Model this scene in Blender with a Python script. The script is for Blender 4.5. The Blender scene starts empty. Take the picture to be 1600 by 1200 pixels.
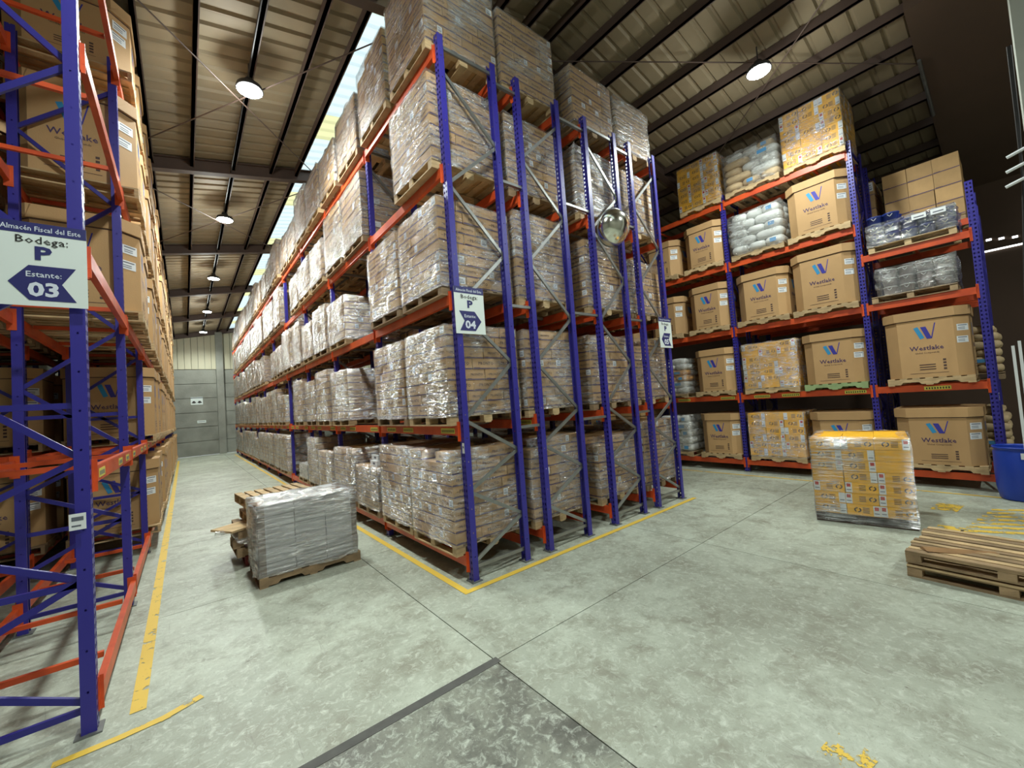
import bpy, bmesh, math, random
from mathutils import Vector, Matrix
random.seed(7)
S = bpy.context.scene
COL = S.collection
# ------------------------------------------------------------------ camera, world, exposure
cam_d = bpy.data.cameras.new('camera')
cam_d.sensor_width = 36.0
cam_d.lens = 36 * 636.04 / 1600
cam_d.clip_start, cam_d.clip_end = 0.05, 200
cam = bpy.data.objects.new('camera', cam_d)
COL.objects.link(cam)
cr = (0.77815488, -0.62383687, -0.07281856)
cu = (0.03048228, -0.07829158, 0.99646438)
cf = (0.6273323, 0.7776233, 0.04190701)
cam.matrix_world = Matrix(((cr[0], cu[0], -cf[0], -2.7575), (cr[1], cu[1], -cf[1], -4.516),
                           (cr[2], cu[2], -cf[2], 2.24), (0, 0, 0, 1)))
S.camera = cam
w = bpy.data.worlds.new('sky')
S.world = w
w.use_nodes = True
w.node_tree.nodes['Background'].inputs[0].default_value = (0.86, 0.95, 1.0, 1)
w.node_tree.nodes['Background'].inputs[1].default_value = 1.5
S.view_settings.view_transform = 'Standard'
S.view_settings.look = 'None'
S.view_settings.exposure = 0.0
S.view_settings.gamma = 1.0
S.view_settings.use_curve_mapping = False
S.cycles.max_bounces = 7
S.cycles.diffuse_bounces = 4
S.cycles.glossy_bounces = 3
S.cycles.transparent_max_bounces = 16
S.cycles.sample_clamp_indirect = 8
S.cycles.use_denoising = True
LAMP_W = 1060           # each high-bay lamp
LAMPS = [(-1.66, y, 8.24) for y in (28.7, 22.5, 16.1, 9.85, 3.82, -2.2, -8.2)] + \
        [(6.16, y, 8.30) for y in (-7.9, -1.82)] + [(8.0, 16.1, 8.3), (8.0, 28.0, 8.3)]

# ------------------------------------------------------------------ materials
M = {}
def lin(c):
    return tuple(((v / 255) / 12.92 if v <= 10 else ((v / 255 + .055) / 1.055) ** 2.4) for v in c) + (1,)
def mat(name, rgb, rough=.6, metal=0.0, var=0.0, scale=4.0, bump=0.0, bscale=40.0, dark=None, coord='Object', stretch=(1, 1, 1), emit=None, spec=.5, rnd=0.0):
    m = bpy.data.materials.new(name)
    m.use_nodes = True
    nt = m.node_tree
    b = nt.nodes['Principled BSDF']
    b.inputs['Roughness'].default_value = rough
    b.inputs['Metallic'].default_value = metal
    b.inputs['Specular IOR Level'].default_value = spec
    c = lin(rgb)
    b.inputs['Base Color'].default_value = c
    m.diffuse_color = c
    tc = nt.nodes.new('ShaderNodeTexCoord')
    mp = nt.nodes.new('ShaderNodeMapping')
    mp.inputs['Scale'].default_value = stretch
    nt.links.new(tc.outputs[coord], mp.inputs[0])
    out = None
    if var > 0:
        n = nt.nodes.new('ShaderNodeTexNoise')
        n.inputs['Scale'].default_value = scale
        n.inputs['Detail'].default_value = 5
        nt.links.new(mp.outputs[0], n.inputs[0])
        r = nt.nodes.new('ShaderNodeValToRGB')
        r.color_ramp.elements[0].position = .3
        r.color_ramp.elements[1].position = .7
        d = lin(dark) if dark else tuple(v * (1 - var) for v in c[:3]) + (1,)
        r.color_ramp.elements[0].color = d
        r.color_ramp.elements[1].color = c
        nt.links.new(n.outputs[0], r.inputs[0])
        out = r.outputs[0]
    if rnd > 0:
        oi = nt.nodes.new('ShaderNodeObjectInfo')
        hs = nt.nodes.new('ShaderNodeHueSaturation')
        mr = nt.nodes.new('ShaderNodeMapRange')
        mr.inputs[3].default_value = 1 - rnd
        mr.inputs[4].default_value = 1 + rnd * .5
        nt.links.new(oi.outputs['Random'], mr.inputs[0])
        nt.links.new(mr.outputs[0], hs.inputs['Value'])
        if out: nt.links.new(out, hs.inputs['Color'])
        else: hs.inputs['Color'].default_value = c
        out = hs.outputs[0]
    if out: nt.links.new(out, b.inputs['Base Color'])
    if bump > 0:
        n2 = nt.nodes.new('ShaderNodeTexNoise')
        n2.inputs['Scale'].default_value = bscale
        n2.inputs['Detail'].default_value = 4
        nt.links.new(mp.outputs[0], n2.inputs[0])
        bp = nt.nodes.new('ShaderNodeBump')
        bp.inputs['Strength'].default_value = bump
        bp.inputs['Distance'].default_value = .02
        nt.links.new(n2.outputs[0], bp.inputs['Height'])
        nt.links.new(bp.outputs[0], b.inputs['Normal'])
    if emit:
        b.inputs['Emission Color'].default_value = emit[0]
        b.inputs['Emission Strength'].default_value = emit[1]
    M[name] = m
    return m

mat('kraft', (192, 154, 102), .7, var=.12, scale=6, rnd=.16)
mat('kraft_far', (192, 156, 106), .7, var=.25, scale=9, rnd=.2)
mat('print_purple', (70, 52, 92), .6)
mat('print_dark', (78, 58, 54), .7)
mat('black_ink', (30, 26, 26), .6)
mat('paper', (226, 230, 232), .6)
mat('label_ink', (96, 100, 112), .6)
mat('gaylord', (190, 152, 104), .75, var=.08, scale=3, bump=.08, bscale=60, rnd=.08)
mat('logo_blue', (52, 50, 150), .6)
mat('logo_cyan', (44, 140, 190), .6)
mat('yellow_box', (252, 190, 40), .6, var=.1, scale=8, rnd=.08)
mat('red_print', (190, 48, 34), .6)
mat('wood', (212, 182, 136), .75, var=.4, scale=5, bump=.3, bscale=50, stretch=(1, 1, 6), rnd=.22)
mat('wood_old', (176, 148, 112), .8, var=.45, scale=5, bump=.3, bscale=50, rnd=.25)
mat('wood_dark', (84, 66, 54), .8, var=.4, scale=5, rnd=.2)
mat('wood_green', (150, 172, 120), .75, var=.2, scale=5)
mat('wood_red', (128, 48, 42), .75, var=.3, scale=6)
mat('blue_paint', (44, 40, 132), .38, var=.15, scale=3)
mat('orange_paint', (218, 88, 36), .42, var=.22, scale=3, dark=(182, 66, 32))
mat('galv', (158, 160, 158), .38, metal=.75, var=.25, scale=8)
mat('plate', (120, 122, 120), .5, metal=.5)
mat('safety_label', (206, 196, 84), .6)
mat('sack_white', (222, 224, 220), .6, var=.12, scale=7, bump=.3, bscale=8, rnd=.06)
mat('sack_tan', (206, 180, 140), .65, var=.15, scale=7, bump=.3, bscale=8, rnd=.1)
mat('sack_orange', (226, 170, 96), .65, var=.15, scale=7, rnd=.06)
mat('sack_print', (84, 150, 200), .6)
mat('pail_blue', (40, 60, 140), .4, rnd=.1)
mat('can_grey', (140, 132, 134), .45, rnd=.25)
mat('barrel_blue', (26, 62, 170), .38)
mat('concrete_wall', (150, 152, 142), .85, var=.28, scale=1.2, bump=.25, bscale=12, rnd=.08)
mat('cladding', (190, 186, 160), .6, rnd=.05)
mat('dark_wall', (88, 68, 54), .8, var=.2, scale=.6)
mat('wood_brown', (156, 118, 76), .75, var=.3, scale=6)
mat('side_wall', (140, 140, 128), .8, var=.2, scale=.8)
mat('pale_column', (186, 190, 180), .8, var=.15, scale=2)
mat('roof_sheet', (150, 134, 108), .6, var=.18, scale=1.5, rnd=.07, bump=.1, bscale=8)
mat('roof_steel', (88, 70, 62), .6, var=.2, scale=2)
mat('sign_white', (222, 232, 228), .45)
mat('sign_blue', (38, 40, 104), .45)
mat('sign_text', (214, 222, 234), .5)
mat('lamp_body', (70, 70, 72), .5, metal=.4)
mat('lamp_glow', (255, 255, 255), .5, emit=((.93, 1, .97, 1), 60))
mat('mirror', (236, 236, 224), .16, metal=1.0)
mat('rubber', (40, 38, 38), .7)
mat('strip_fill', (92, 92, 88), .75, var=.3, scale=10)
mat('carton_silver', (202, 204, 204), .45, var=.15, scale=5, rnd=.15)
mat('carton_brown_post', (120, 104, 88), .6, var=.2, scale=5)
mat('daylight', (255, 255, 255), .5, emit=((.95, 1, 1, 1), 3))

def floor_mat(name, base, dirt, tint, grime=.5, scuff=.5):
    m = bpy.data.materials.new(name); m.use_nodes = True; nt = m.node_tree; L = nt.links
    b = nt.nodes['Principled BSDF']
    g = nt.nodes.new('ShaderNodeNewGeometry')
    def noise(scale, detail=6, rough=.6, vec=None, dist=0):
        n = nt.nodes.new('ShaderNodeTexNoise'); n.inputs['Scale'].default_value = scale
        n.inputs['Detail'].default_value = detail; n.inputs['Roughness'].default_value = rough
        n.inputs['Distortion'].default_value = dist
        L.new(vec or g.outputs['Position'], n.inputs[0]); return n
    def ramp(src, a, bb, ca=(0, 0, 0, 1), cb=(1, 1, 1, 1)):
        r = nt.nodes.new('ShaderNodeValToRGB'); r.color_ramp.elements[0].position = a; r.color_ramp.elements[1].position = bb
        r.color_ramp.elements[0].color = ca; r.color_ramp.elements[1].color = cb
        L.new(src, r.inputs[0]); return r
    def mix(f, a, bb, mode='MIX'):
        x = nt.nodes.new('ShaderNodeMix'); x.data_type = 'RGBA'; x.blend_type = mode
        if hasattr(f, 'links'): L.new(f, x.inputs[0])
        else: x.inputs[0].default_value = f
        for k, v in ((6, a), (7, bb)):
            if hasattr(v, 'links'): L.new(v, x.inputs[k])
            else: x.inputs[k].default_value = v
        return x.outputs[2]
    c = ramp(noise(.55, 7, .65, dist=.6).outputs[0], .38, .62, lin(dirt), lin(base)).outputs[0]
    c = mix(ramp(noise(2.6, 8, .7, dist=.4).outputs[0], .46, .70).outputs[0], c, lin(tint))
    c = mix(ramp(noise(14, 9, .75, dist=.8).outputs[0], .50, .72).outputs[0], c, lin((206, 214, 200)))
    c = mix(ramp(noise(30, 9, .8, dist=1.5).outputs[0], .56, .66).outputs[0], c, lin(tint))
    # dark scuffs: stretched noise, rotated
    mp = nt.nodes.new('ShaderNodeMapping'); mp.inputs['Scale'].default_value = (14, 1.6, 1); mp.inputs['Rotation'].default_value = (0, 0, .7)
    L.new(g.outputs['Position'], mp.inputs[0])
    sc = ramp(noise(1.0, 6, .75, mp.outputs[0], 1.2).outputs[0], .60, .72)
    mul = nt.nodes.new('ShaderNodeMath'); mul.operation = 'MULTIPLY'; mul.inputs[1].default_value = scuff
    L.new(sc.outputs[0], mul.inputs[0])
    c = mix(mul.outputs[0], c, lin((104, 100, 90)))
    sp = ramp(noise(9, 3, .6).outputs[0], .70, .76)
    mul2 = nt.nodes.new('ShaderNodeMath'); mul2.operation = 'MULTIPLY'; mul2.inputs[1].default_value = grime
    L.new(sp.outputs[0], mul2.inputs[0])
    c = mix(mul2.outputs[0], c, lin((92, 86, 76)))
    oi = nt.nodes.new('ShaderNodeObjectInfo'); hs = nt.nodes.new('ShaderNodeHueSaturation'); mr = nt.nodes.new('ShaderNodeMapRange')
    mr.inputs[3].default_value = .94; mr.inputs[4].default_value = 1.04
    L.new(oi.outputs['Random'], mr.inputs[0]); L.new(mr.outputs[0], hs.inputs['Value']); L.new(c, hs.inputs['Color'])
    L.new(hs.outputs[0], b.inputs['Base Color'])
    rr = nt.nodes.new('ShaderNodeMapRange'); rr.inputs[3].default_value = .36; rr.inputs[4].default_value = .62
    L.new(noise(1.7).outputs[0], rr.inputs[0]); L.new(rr.outputs[0], b.inputs['Roughness'])
    bp = nt.nodes.new('ShaderNodeBump'); bp.inputs['Strength'].default_value = .12; bp.inputs['Distance'].default_value = .01
    L.new(noise(22, 5).outputs[0], bp.inputs['Height']); L.new(bp.outputs[0], b.inputs['Normal'])
    M[name] = m
floor_mat('floor_slab', (186, 194, 178), (156, 161, 146), (136, 136, 120), .8, .5)
floor_mat('floor_worn', (158, 164, 148), (104, 104, 96), (82, 82, 76), .8, .7)

def yellow_mat(name, wear):
    m = bpy.data.materials.new(name); m.use_nodes = True; nt = m.node_tree; L = nt.links
    b = nt.nodes['Principled BSDF']; b.inputs['Base Color'].default_value = lin((226, 190, 74)); b.inputs['Roughness'].default_value = .55
    g = nt.nodes.new('ShaderNodeNewGeometry'); n = nt.nodes.new('ShaderNodeTexNoise'); n.inputs['Scale'].default_value = 7; n.inputs['Detail'].default_value = 8
    n.inputs['Roughness'].default_value = .7
    L.new(g.outputs['Position'], n.inputs[0])
    r = nt.nodes.new('ShaderNodeValToRGB'); r.color_ramp.elements[0].position = wear; r.color_ramp.elements[1].position = wear + .03
    L.new(n.outputs[0], r.inputs[0])
    t = nt.nodes.new('ShaderNodeBsdfTransparent'); mx = nt.nodes.new('ShaderNodeMixShader')
    L.new(r.outputs[0], mx.inputs[0]); L.new(t.outputs[0], mx.inputs[1]); L.new(b.outputs[0], mx.inputs[2])
    L.new(mx.outputs[0], nt.nodes['Material Output'].inputs[0]); M[name] = m
yellow_mat('yellow_line', .30); yellow_mat('yellow_worn', .39); yellow_mat('yellow_faint', .52); yellow_mat('yellow_hatch', .45)

def perforated(name, rgb, pitch, hh, cols, hw, axis):
    """painted sheet steel with real see-through holes: axis = the local axis across the face"""
    m = bpy.data.materials.new(name); m.use_nodes = True; nt = m.node_tree; L = nt.links
    b = nt.nodes['Principled BSDF']; b.inputs['Base Color'].default_value = lin(rgb); b.inputs['Roughness'].default_value = .38
    tc = nt.nodes.new('ShaderNodeTexCoord'); sx = nt.nodes.new('ShaderNodeSeparateXYZ'); L.new(tc.outputs['Object'], sx.inputs[0])
    def math(op, a, bb=None):
        n = nt.nodes.new('ShaderNodeMath'); n.operation = op
        for k, v in enumerate((a, bb)):
            if v is None: continue
            if hasattr(v, 'links'): L.new(v, n.inputs[k])
            else: n.inputs[k].default_value = v
        return n.outputs[0]
    fz = math('FRACT', math('DIVIDE', sx.outputs['Z'], pitch))
    mz = math('LESS_THAN', fz, hh)
    acr = math('ABSOLUTE', sx.outputs[axis])
    mc = math('LESS_THAN', math('ABSOLUTE', math('SUBTRACT', acr, cols)), hw)
    msk = math('MULTIPLY', mz, mc)
    t = nt.nodes.new('ShaderNodeBsdfTransparent'); mx = nt.nodes.new('ShaderNodeMixShader')
    L.new(msk, mx.inputs[0]); L.new(b.outputs[0], mx.inputs[1]); L.new(t.outputs[0], mx.inputs[2])
    L.new(mx.outputs[0], nt.nodes['Material Output'].inputs[0]); M[name] = m
perforated('blue_web', (50, 44, 138), .075, .45, .025, .012, 'Y')
perforated('blue_flange', (50, 44, 140), .10, .10, .0, .005, 'X')

def film(name, milky_glint, gloss, scale=(3, 3, 14), rot=.5, rough=.18, pmin=.12, fres=.3):
    m = bpy.data.materials.new(name); m.use_nodes = True; nt = m.node_tree; L = nt.links
    nt.nodes.remove(nt.nodes['Principled BSDF'])
    tc = nt.nodes.new('ShaderNodeTexCoord'); oi = nt.nodes.new('ShaderNodeObjectInfo')
    mp = nt.nodes.new('ShaderNodeMapping'); mp.inputs['Scale'].default_value = scale; mp.inputs['Rotation'].default_value = (rot, rot, 0)
    ad = nt.nodes.new('ShaderNodeVectorMath'); ad.operation = 'ADD'
    L.new(tc.outputs['Object'], ad.inputs[0]); 
    ml = nt.nodes.new('ShaderNodeMath'); ml.operation = 'MULTIPLY'; ml.inputs[1].default_value = 40
    L.new(oi.outputs['Random'], ml.inputs[0]); L.new(ml.outputs[0], ad.inputs[1]); L.new(ad.outputs[0], mp.inputs[0])
    n = nt.nodes.new('ShaderNodeTexNoise'); n.inputs['Scale'].default_value = 1.6; n.inputs['Detail'].default_value = 6; n.inputs['Roughness'].default_value = .65; n.inputs['Distortion'].default_value = .8
    L.new(mp.outputs[0], n.inputs[0])
    bp = nt.nodes.new('ShaderNodeBump'); bp.inputs['Strength'].default_value = 1; bp.inputs['Distance'].default_value = .06
    L.new(n.outputs[0], bp.inputs['Height'])
    gl = nt.nodes.new('ShaderNodeBsdfGlossy'); gl.inputs['Roughness'].default_value = rough; gl.inputs['Color'].default_value = (1, 1, 1, 1)
    L.new(bp.outputs[0], gl.inputs['Normal'])
    df = nt.nodes.new('ShaderNodeBsdfDiffuse'); df.inputs['Color'].default_value = (.86, .88, .88, 1); L.new(bp.outputs[0], df.inputs['Normal'])  # white diffuse streaks: wrinkle haze plus lamp glints painted into the film colour
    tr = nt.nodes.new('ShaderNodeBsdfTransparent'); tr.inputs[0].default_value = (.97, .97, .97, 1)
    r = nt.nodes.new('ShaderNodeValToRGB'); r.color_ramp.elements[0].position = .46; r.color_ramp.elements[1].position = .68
    r.color_ramp.elements[0].color = (milky_glint * .12,) * 3 + (1,); r.color_ramp.elements[1].color = (min(1, milky_glint * 2.2),) * 3 + (1,)
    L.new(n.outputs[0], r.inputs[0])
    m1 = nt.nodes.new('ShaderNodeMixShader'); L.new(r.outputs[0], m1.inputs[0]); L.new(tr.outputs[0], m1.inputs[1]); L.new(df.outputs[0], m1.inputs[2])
    n3 = nt.nodes.new('ShaderNodeTexNoise'); n3.inputs['Scale'].default_value = 5; n3.inputs['Detail'].default_value = 5; n3.inputs['Roughness'].default_value = .7
    L.new(mp.outputs[0], n3.inputs[0])
    def ramp(src, p0, p1, v0, v1):
        q = nt.nodes.new('ShaderNodeMapRange'); q.inputs[1].default_value = p0; q.inputs[2].default_value = p1
        q.inputs[3].default_value = v0; q.inputs[4].default_value = v1; q.clamp = True; L.new(src, q.inputs[0]); return q.outputs[0]
    def mul(x, y):
        q = nt.nodes.new('ShaderNodeMath'); q.operation = 'MULTIPLY'; L.new(x, q.inputs[0]); L.new(y, q.inputs[1]); return q.outputs[0]
    n4 = nt.nodes.new('ShaderNodeTexNoise'); n4.inputs['Scale'].default_value = 1.7; n4.inputs['Detail'].default_value = 2
    L.new(ad.outputs[0], n4.inputs[0])
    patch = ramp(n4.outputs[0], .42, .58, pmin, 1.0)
    g_ = nt.nodes.new('ShaderNodeMath'); g_.operation = 'ADD'; g_.inputs[1].default_value = gloss * .28
    L.new(mul(ramp(n3.outputs[0], .44, .60, 0.0, min(.9, gloss * 2.6)), patch), g_.inputs[0])
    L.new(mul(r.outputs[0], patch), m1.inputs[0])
    fr = nt.nodes.new('ShaderNodeFresnel'); fr.inputs[0].default_value = 1.4
    fm = nt.nodes.new('ShaderNodeMath'); fm.operation = 'MULTIPLY_ADD'; fm.inputs[1].default_value = fres; fm.use_clamp = True
    L.new(fr.outputs[0], fm.inputs[0]); L.new(g_.outputs[0], fm.inputs[2])
    m2 = nt.nodes.new('ShaderNodeMixShader'); L.new(fm.outputs[0], m2.inputs[0])
    L.new(m1.outputs[0], m2.inputs[1]); L.new(gl.outputs[0], m2.inputs[2])
    L.new(m2.outputs[0], nt.nodes['Material Output'].inputs[0]); M[name] = m
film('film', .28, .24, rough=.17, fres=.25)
film('film_glare', .34, .30, rough=.20, pmin=.30, fres=.45)  # same wrap, painted whiter to carry the aisle lamps' reflections
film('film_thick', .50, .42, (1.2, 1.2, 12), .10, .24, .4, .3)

def skylight_mat(name, rgb):
    m = bpy.data.materials.new(name); m.use_nodes = True; nt = m.node_tree; L = nt.links
    nt.nodes.remove(nt.nodes['Principled BSDF'])
    tr = nt.nodes.new('ShaderNodeBsdfTranslucent'); tr.inputs[0].default_value = lin(rgb)
    L.new(tr.outputs[0], nt.nodes['Material Output'].inputs[0]); M[name] = m
skylight_mat('skylight_white', (222, 236, 236)); skylight_mat('skylight_yellow', (232, 226, 170))

# ------------------------------------------------------------------ mesh helpers
_txt = {}
def text2d(s, bold=0.0):
    if (s, bold) in _txt: return _txt[(s, bold)]
    c = bpy.data.curves.new('t', 'FONT'); c.body = s; c.size = 1; c.resolution_u = 2 if len(s) < 4 else 1; c.align_x = 'CENTER'; c.offset = bold
    o = bpy.data.objects.new('t', c); COL.objects.link(o)
    dg = bpy.context.evaluated_depsgraph_get(); dg.update()
    me = o.evaluated_get(dg).to_mesh()
    r = ([(v.co.x, v.co.y) for v in me.vertices], [tuple(p.vertices) for p in me.polygons])
    o.evaluated_get(dg).to_mesh_clear()
    bpy.data.objects.remove(o); bpy.data.curves.remove(c)
    _txt[(s, bold)] = r
    return r

class MB:
    def __init__(s): s.v = []; s.f = []; s.m = []; s.mats = []
    def mi(s, m):
        if m not in s.mats: s.mats.append(m)
        return s.mats.index(m)
    def poly(s, pts, m):
        n = len(s.v); s.v += [tuple(p) for p in pts]; s.f.append(tuple(range(n, n + len(pts)))); s.m.append(s.mi(m))
    def box(s, x0, x1, y0, y1, z0, z1, m, jit=0, rz=0, piv=None):
        P = [(x, y, z) for z in (z0, z1) for x, y in ((x0, y0), (x1, y0), (x1, y1), (x0, y1))]
        if rz:
            px, py = piv or ((x0 + x1) / 2, (y0 + y1) / 2); c, q = math.cos(rz), math.sin(rz)
            P = [(px + (x - px) * c - (y - py) * q, py + (x - px) * q + (y - py) * c, z) for x, y, z in P]
        if jit: P = [tuple(a + random.uniform(-jit, jit) for a in p) for p in P]
        n = len(s.v); s.v += P; k = s.mi(m)
        for f in ((0, 3, 2, 1), (4, 5, 6, 7), (0, 1, 5, 4), (1, 2, 6, 5), (2, 3, 7, 6), (3, 0, 4, 7)):
            s.f.append(tuple(n + i for i in f)); s.m.append(k)
    def prism(s, pts, z0, z1, m):          # polygon in XY
        n = len(s.v); N = len(pts); s.v += [(x, y, z0) for x, y in pts] + [(x, y, z1) for x, y in pts]; k = s.mi(m)
        for i in range(N):
            j = (i + 1) % N; s.f.append((n + i, n + j, n + N + j, n + N + i)); s.m.append(k)
        s.f.append(tuple(n + i for i in reversed(range(N)))); s.m.append(k)
        s.f.append(tuple(n + N + i for i in range(N))); s.m.append(k)
    def bar(s, a, b, w_, h_, m, up=(0, 0, 1)):
        a, b = Vector(a), Vector(b); d = (b - a).normalized(); u = Vector(up)
        if abs(d.dot(u)) > .98: u = Vector((0, 1, 0))
        sd = d.cross(u).normalized() * w_ / 2; uu = sd.cross(d).normalized() * h_ / 2
        P = [p + e * sd + g * uu for p in (a, b) for e, g in ((-1, -1), (1, -1), (1, 1), (-1, 1))]
        n = len(s.v); s.v += [tuple(p) for p in P]; k = s.mi(m)
        for f in ((0, 3, 2, 1), (4, 5, 6, 7), (0, 1, 5, 4), (1, 2, 6, 5), (2, 3, 7, 6), (3, 0, 4, 7)):
            s.f.append(tuple(n + i for i in f)); s.m.append(k)
    def tube(s, pts, r, m, seg=8):
        pts = [Vector(p) for p in pts]; k = s.mi(m); n0 = len(s.v)
        for i, p in enumerate(pts):
            d = (pts[min(i + 1, len(pts) - 1)] - pts[max(i - 1, 0)]).normalized()
            u = d.cross(Vector((0, 0, 1)) if abs(d.z) < .9 else Vector((1, 0, 0))).normalized(); v = d.cross(u)
            for j in range(seg):
                a = 2 * math.pi * j / seg; s.v.append(tuple(p + r * (math.cos(a) * u + math.sin(a) * v)))
        for i in range(len(pts) - 1):
            for j in range(seg):
                q = (j + 1) % seg; s.f.append((n0 + i * seg + j, n0 + i * seg + q, n0 + (i + 1) * seg + q, n0 + (i + 1) * seg + j)); s.m.append(k)
        s.f.append(tuple(n0 + j for j in range(seg))); s.m.append(k)
        s.f.append(tuple(n0 + (len(pts) - 1) * seg + j for j in reversed(range(seg)))); s.m.append(k)
    def lathe(s, prof, m, seg=24, c=(0, 0, 0), axis='z', open_=False):
        k = s.mi(m); n0 = len(s.v)
        for r, z in prof:
            for j in range(seg):
                a = 2 * math.pi * j / seg
                if axis == 'z': s.v.append((c[0] + r * math.cos(a), c[1] + r * math.sin(a), c[2] + z))
                else: s.v.append((c[0] + r * math.cos(a), c[1] - z, c[2] + r * math.sin(a)))
        for i in range(len(prof) - 1):
            for j in range(seg):
                q = (j + 1) % seg; s.f.append((n0 + i * seg + j, n0 + i * seg + q, n0 + (i + 1) * seg + q, n0 + (i + 1) * seg + j)); s.m.append(k)
        if not open_:
            s.f.append(tuple(n0 + j for j in reversed(range(seg)))); s.m.append(k)
            s.f.append(tuple(n0 + (len(prof) - 1) * seg + j for j in range(seg))); s.m.append(k)
    def text(s, st, o, ux, uy, size, m, bold=0.0, sx=1.0):
        V, F = text2d(st, bold); n = len(s.v); o, ux, uy = Vector(o), Vector(ux), Vector(uy)
        s.v += [tuple(o + ux * (x * size * sx) + uy * (y * size)) for x, y in V]; k = s.mi(m)
        for f in F: s.f.append(tuple(n + i for i in f)); s.m.append(k)
    def mesh(s, name='m', smooth=False):
        me = bpy.data.meshes.new(name); me.from_pydata(s.v, [], s.f)
        for m in s.mats: me.materials.append(M[m])
        me.polygons.foreach_set('material_index', s.m)
        if smooth: me.polygons.foreach_set('use_smooth', [True] * len(s.f))
        me.update()
        return me

def P(name, me, parent=None, loc=(0, 0, 0), rz=0.0, **props):
    o = bpy.data.objects.new(name, me); COL.objects.link(o)
    o.location = loc; o.rotation_euler = (0, 0, rz)
    if parent: o.parent = parent
    for k, v in props.items(): o[k] = v
    return o
def T(name, label, cat, loc=(0, 0, 0), rz=0.0, group=None, me=None):
    o = P(name, me, None, loc, rz); o['label'] = label; o['category'] = cat
    if group: o['group'] = group
    return o
ORD = ['first', 'second', 'third', 'fourth', 'fifth', 'sixth', 'seventh', 'eighth', 'ninth', 'tenth', 'eleventh', 'twelfth',
       'thirteenth', 'fourteenth', 'fifteenth', 'sixteenth', 'seventeenth', 'eighteenth', 'nineteenth', 'twentieth', 'twenty-first', 'twenty-second']

# ------------------------------------------------------------------ setting
YE = 31.9
def zp(x): return min(8.957 + .19 * x, 10.192 - .19 * x)
RX = 3.25
XL, XR, YN = -8.0, 14.6, -12.0
bed = MB(); bed.box(XL, XR, YN, YE, -.3, -.02, 'rubber')
floor = P('floor', bed.mesh('floor_bed'), kind='structure')
xs = [XL, -4.4, -.72, 3.0, 6.7, 10.4, XR]; ys = [YN, -8.5, -5.0, -1.48] + [2.0 + 3.5 * i for i in range(8)] + [YE]
for i in range(len(xs) - 1):
    for j in range(len(ys) - 1):
        g = .005; b = MB()
        worn = xs[i] == -4.4 and ys[j] == -5.0
        b.box(xs[i] + g, xs[i + 1] - g, ys[j] + g, ys[j + 1] - g, -.02, 0, 'floor_worn' if worn else 'floor_slab')
        o = P('floor_slab', b.mesh('slab'), floor)
        if worn: o['label'] = 'darker scratched concrete slab beside the filled joint'
b = MB(); b.box(-4.4, -.69, -1.525, -1.445, -.004, .003, 'strip_fill'); P('joint_strip', b.mesh(), floor, label='dark filled joint strip in the concrete')

def strip(name, label, pts, wd, m, z=.004):
    b = MB()
    for (x0, y0), (x1, y1) in zip(pts[:-1], pts[1:]):
        d = Vector((x1 - x0, y1 - y0, 0)).normalized(); s_ = Vector((-d.y, d.x, 0)) * wd / 2
        a, c = Vector((x0, y0, z)) - d * wd * .5, Vector((x1, y1, z)) + d * wd * .5
        z += .0008
        n = max(1, int((c - a).length / .5))
        for k in range(n):
            p, q = a.lerp(c, k / n), a.lerp(c, (k + 1) / n); b.poly([p - s_, q - s_, q + s_, p + s_], m)
    return T(name, label, 'floor marking', me=b.mesh())
strip('floor_line', 'yellow painted corner line around the feet of the centre racks', [(-.2, 29), (-.2, -.2), (5.25, -.2)], .085, 'yellow_line')
strip('floor_line', 'worn yellow painted line along the left rack', [(-3.12, .1), (-3.16, 29)], .10, 'yellow_worn')
strip('floor_line', 'short peeling yellow stroke on the floor by the left rack foot', [(-3.5, -.22), (-3.2, -.22), (-2.95, -.2), (-2.75, -.12)], .07, 'yellow_worn')
strip('floor_line', 'faded pale yellow line in front of the right rack', [(7.85, 12), (7.98, -4.8)], .07, 'yellow_worn')
b = MB()
for k in range(7):
    y0 = -3.5 - .0 * k; x0 = 5.5 + .24 * k
    b.poly([(x0, -3.85 - .04 * k, .004), (x0 + .5, -4.9, .004), (x0 + .62, -4.9, .004), (x0 + .12, -3.85 - .04 * k, .004)], 'yellow_hatch')
b.poly([(6.6, -3.45, .004), (6.6, -3.75, .004), (7.1, -3.8, .004), (7.1, -3.5, .004)], 'yellow_hatch')
b.poly([(5.3, -3.6, .004), (5.3, -3.85, .004), (5.7, -3.9, .004), (5.7, -3.62, .004)], 'yellow_hatch')
T('floor_hatching', 'yellow hatched floor paint behind the loose wooden pallets', 'floor marking', me=b.mesh())
b = MB(); b.poly([(.02, -3.78, .004), (.34, -3.84, .004), (.42, -3.62, .004), (.12, -3.58, .004)], 'yellow_faint')
T('paint_patch', 'worn yellow paint blot on the floor in the foreground', 'floor marking', me=b.mesh())

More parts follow.
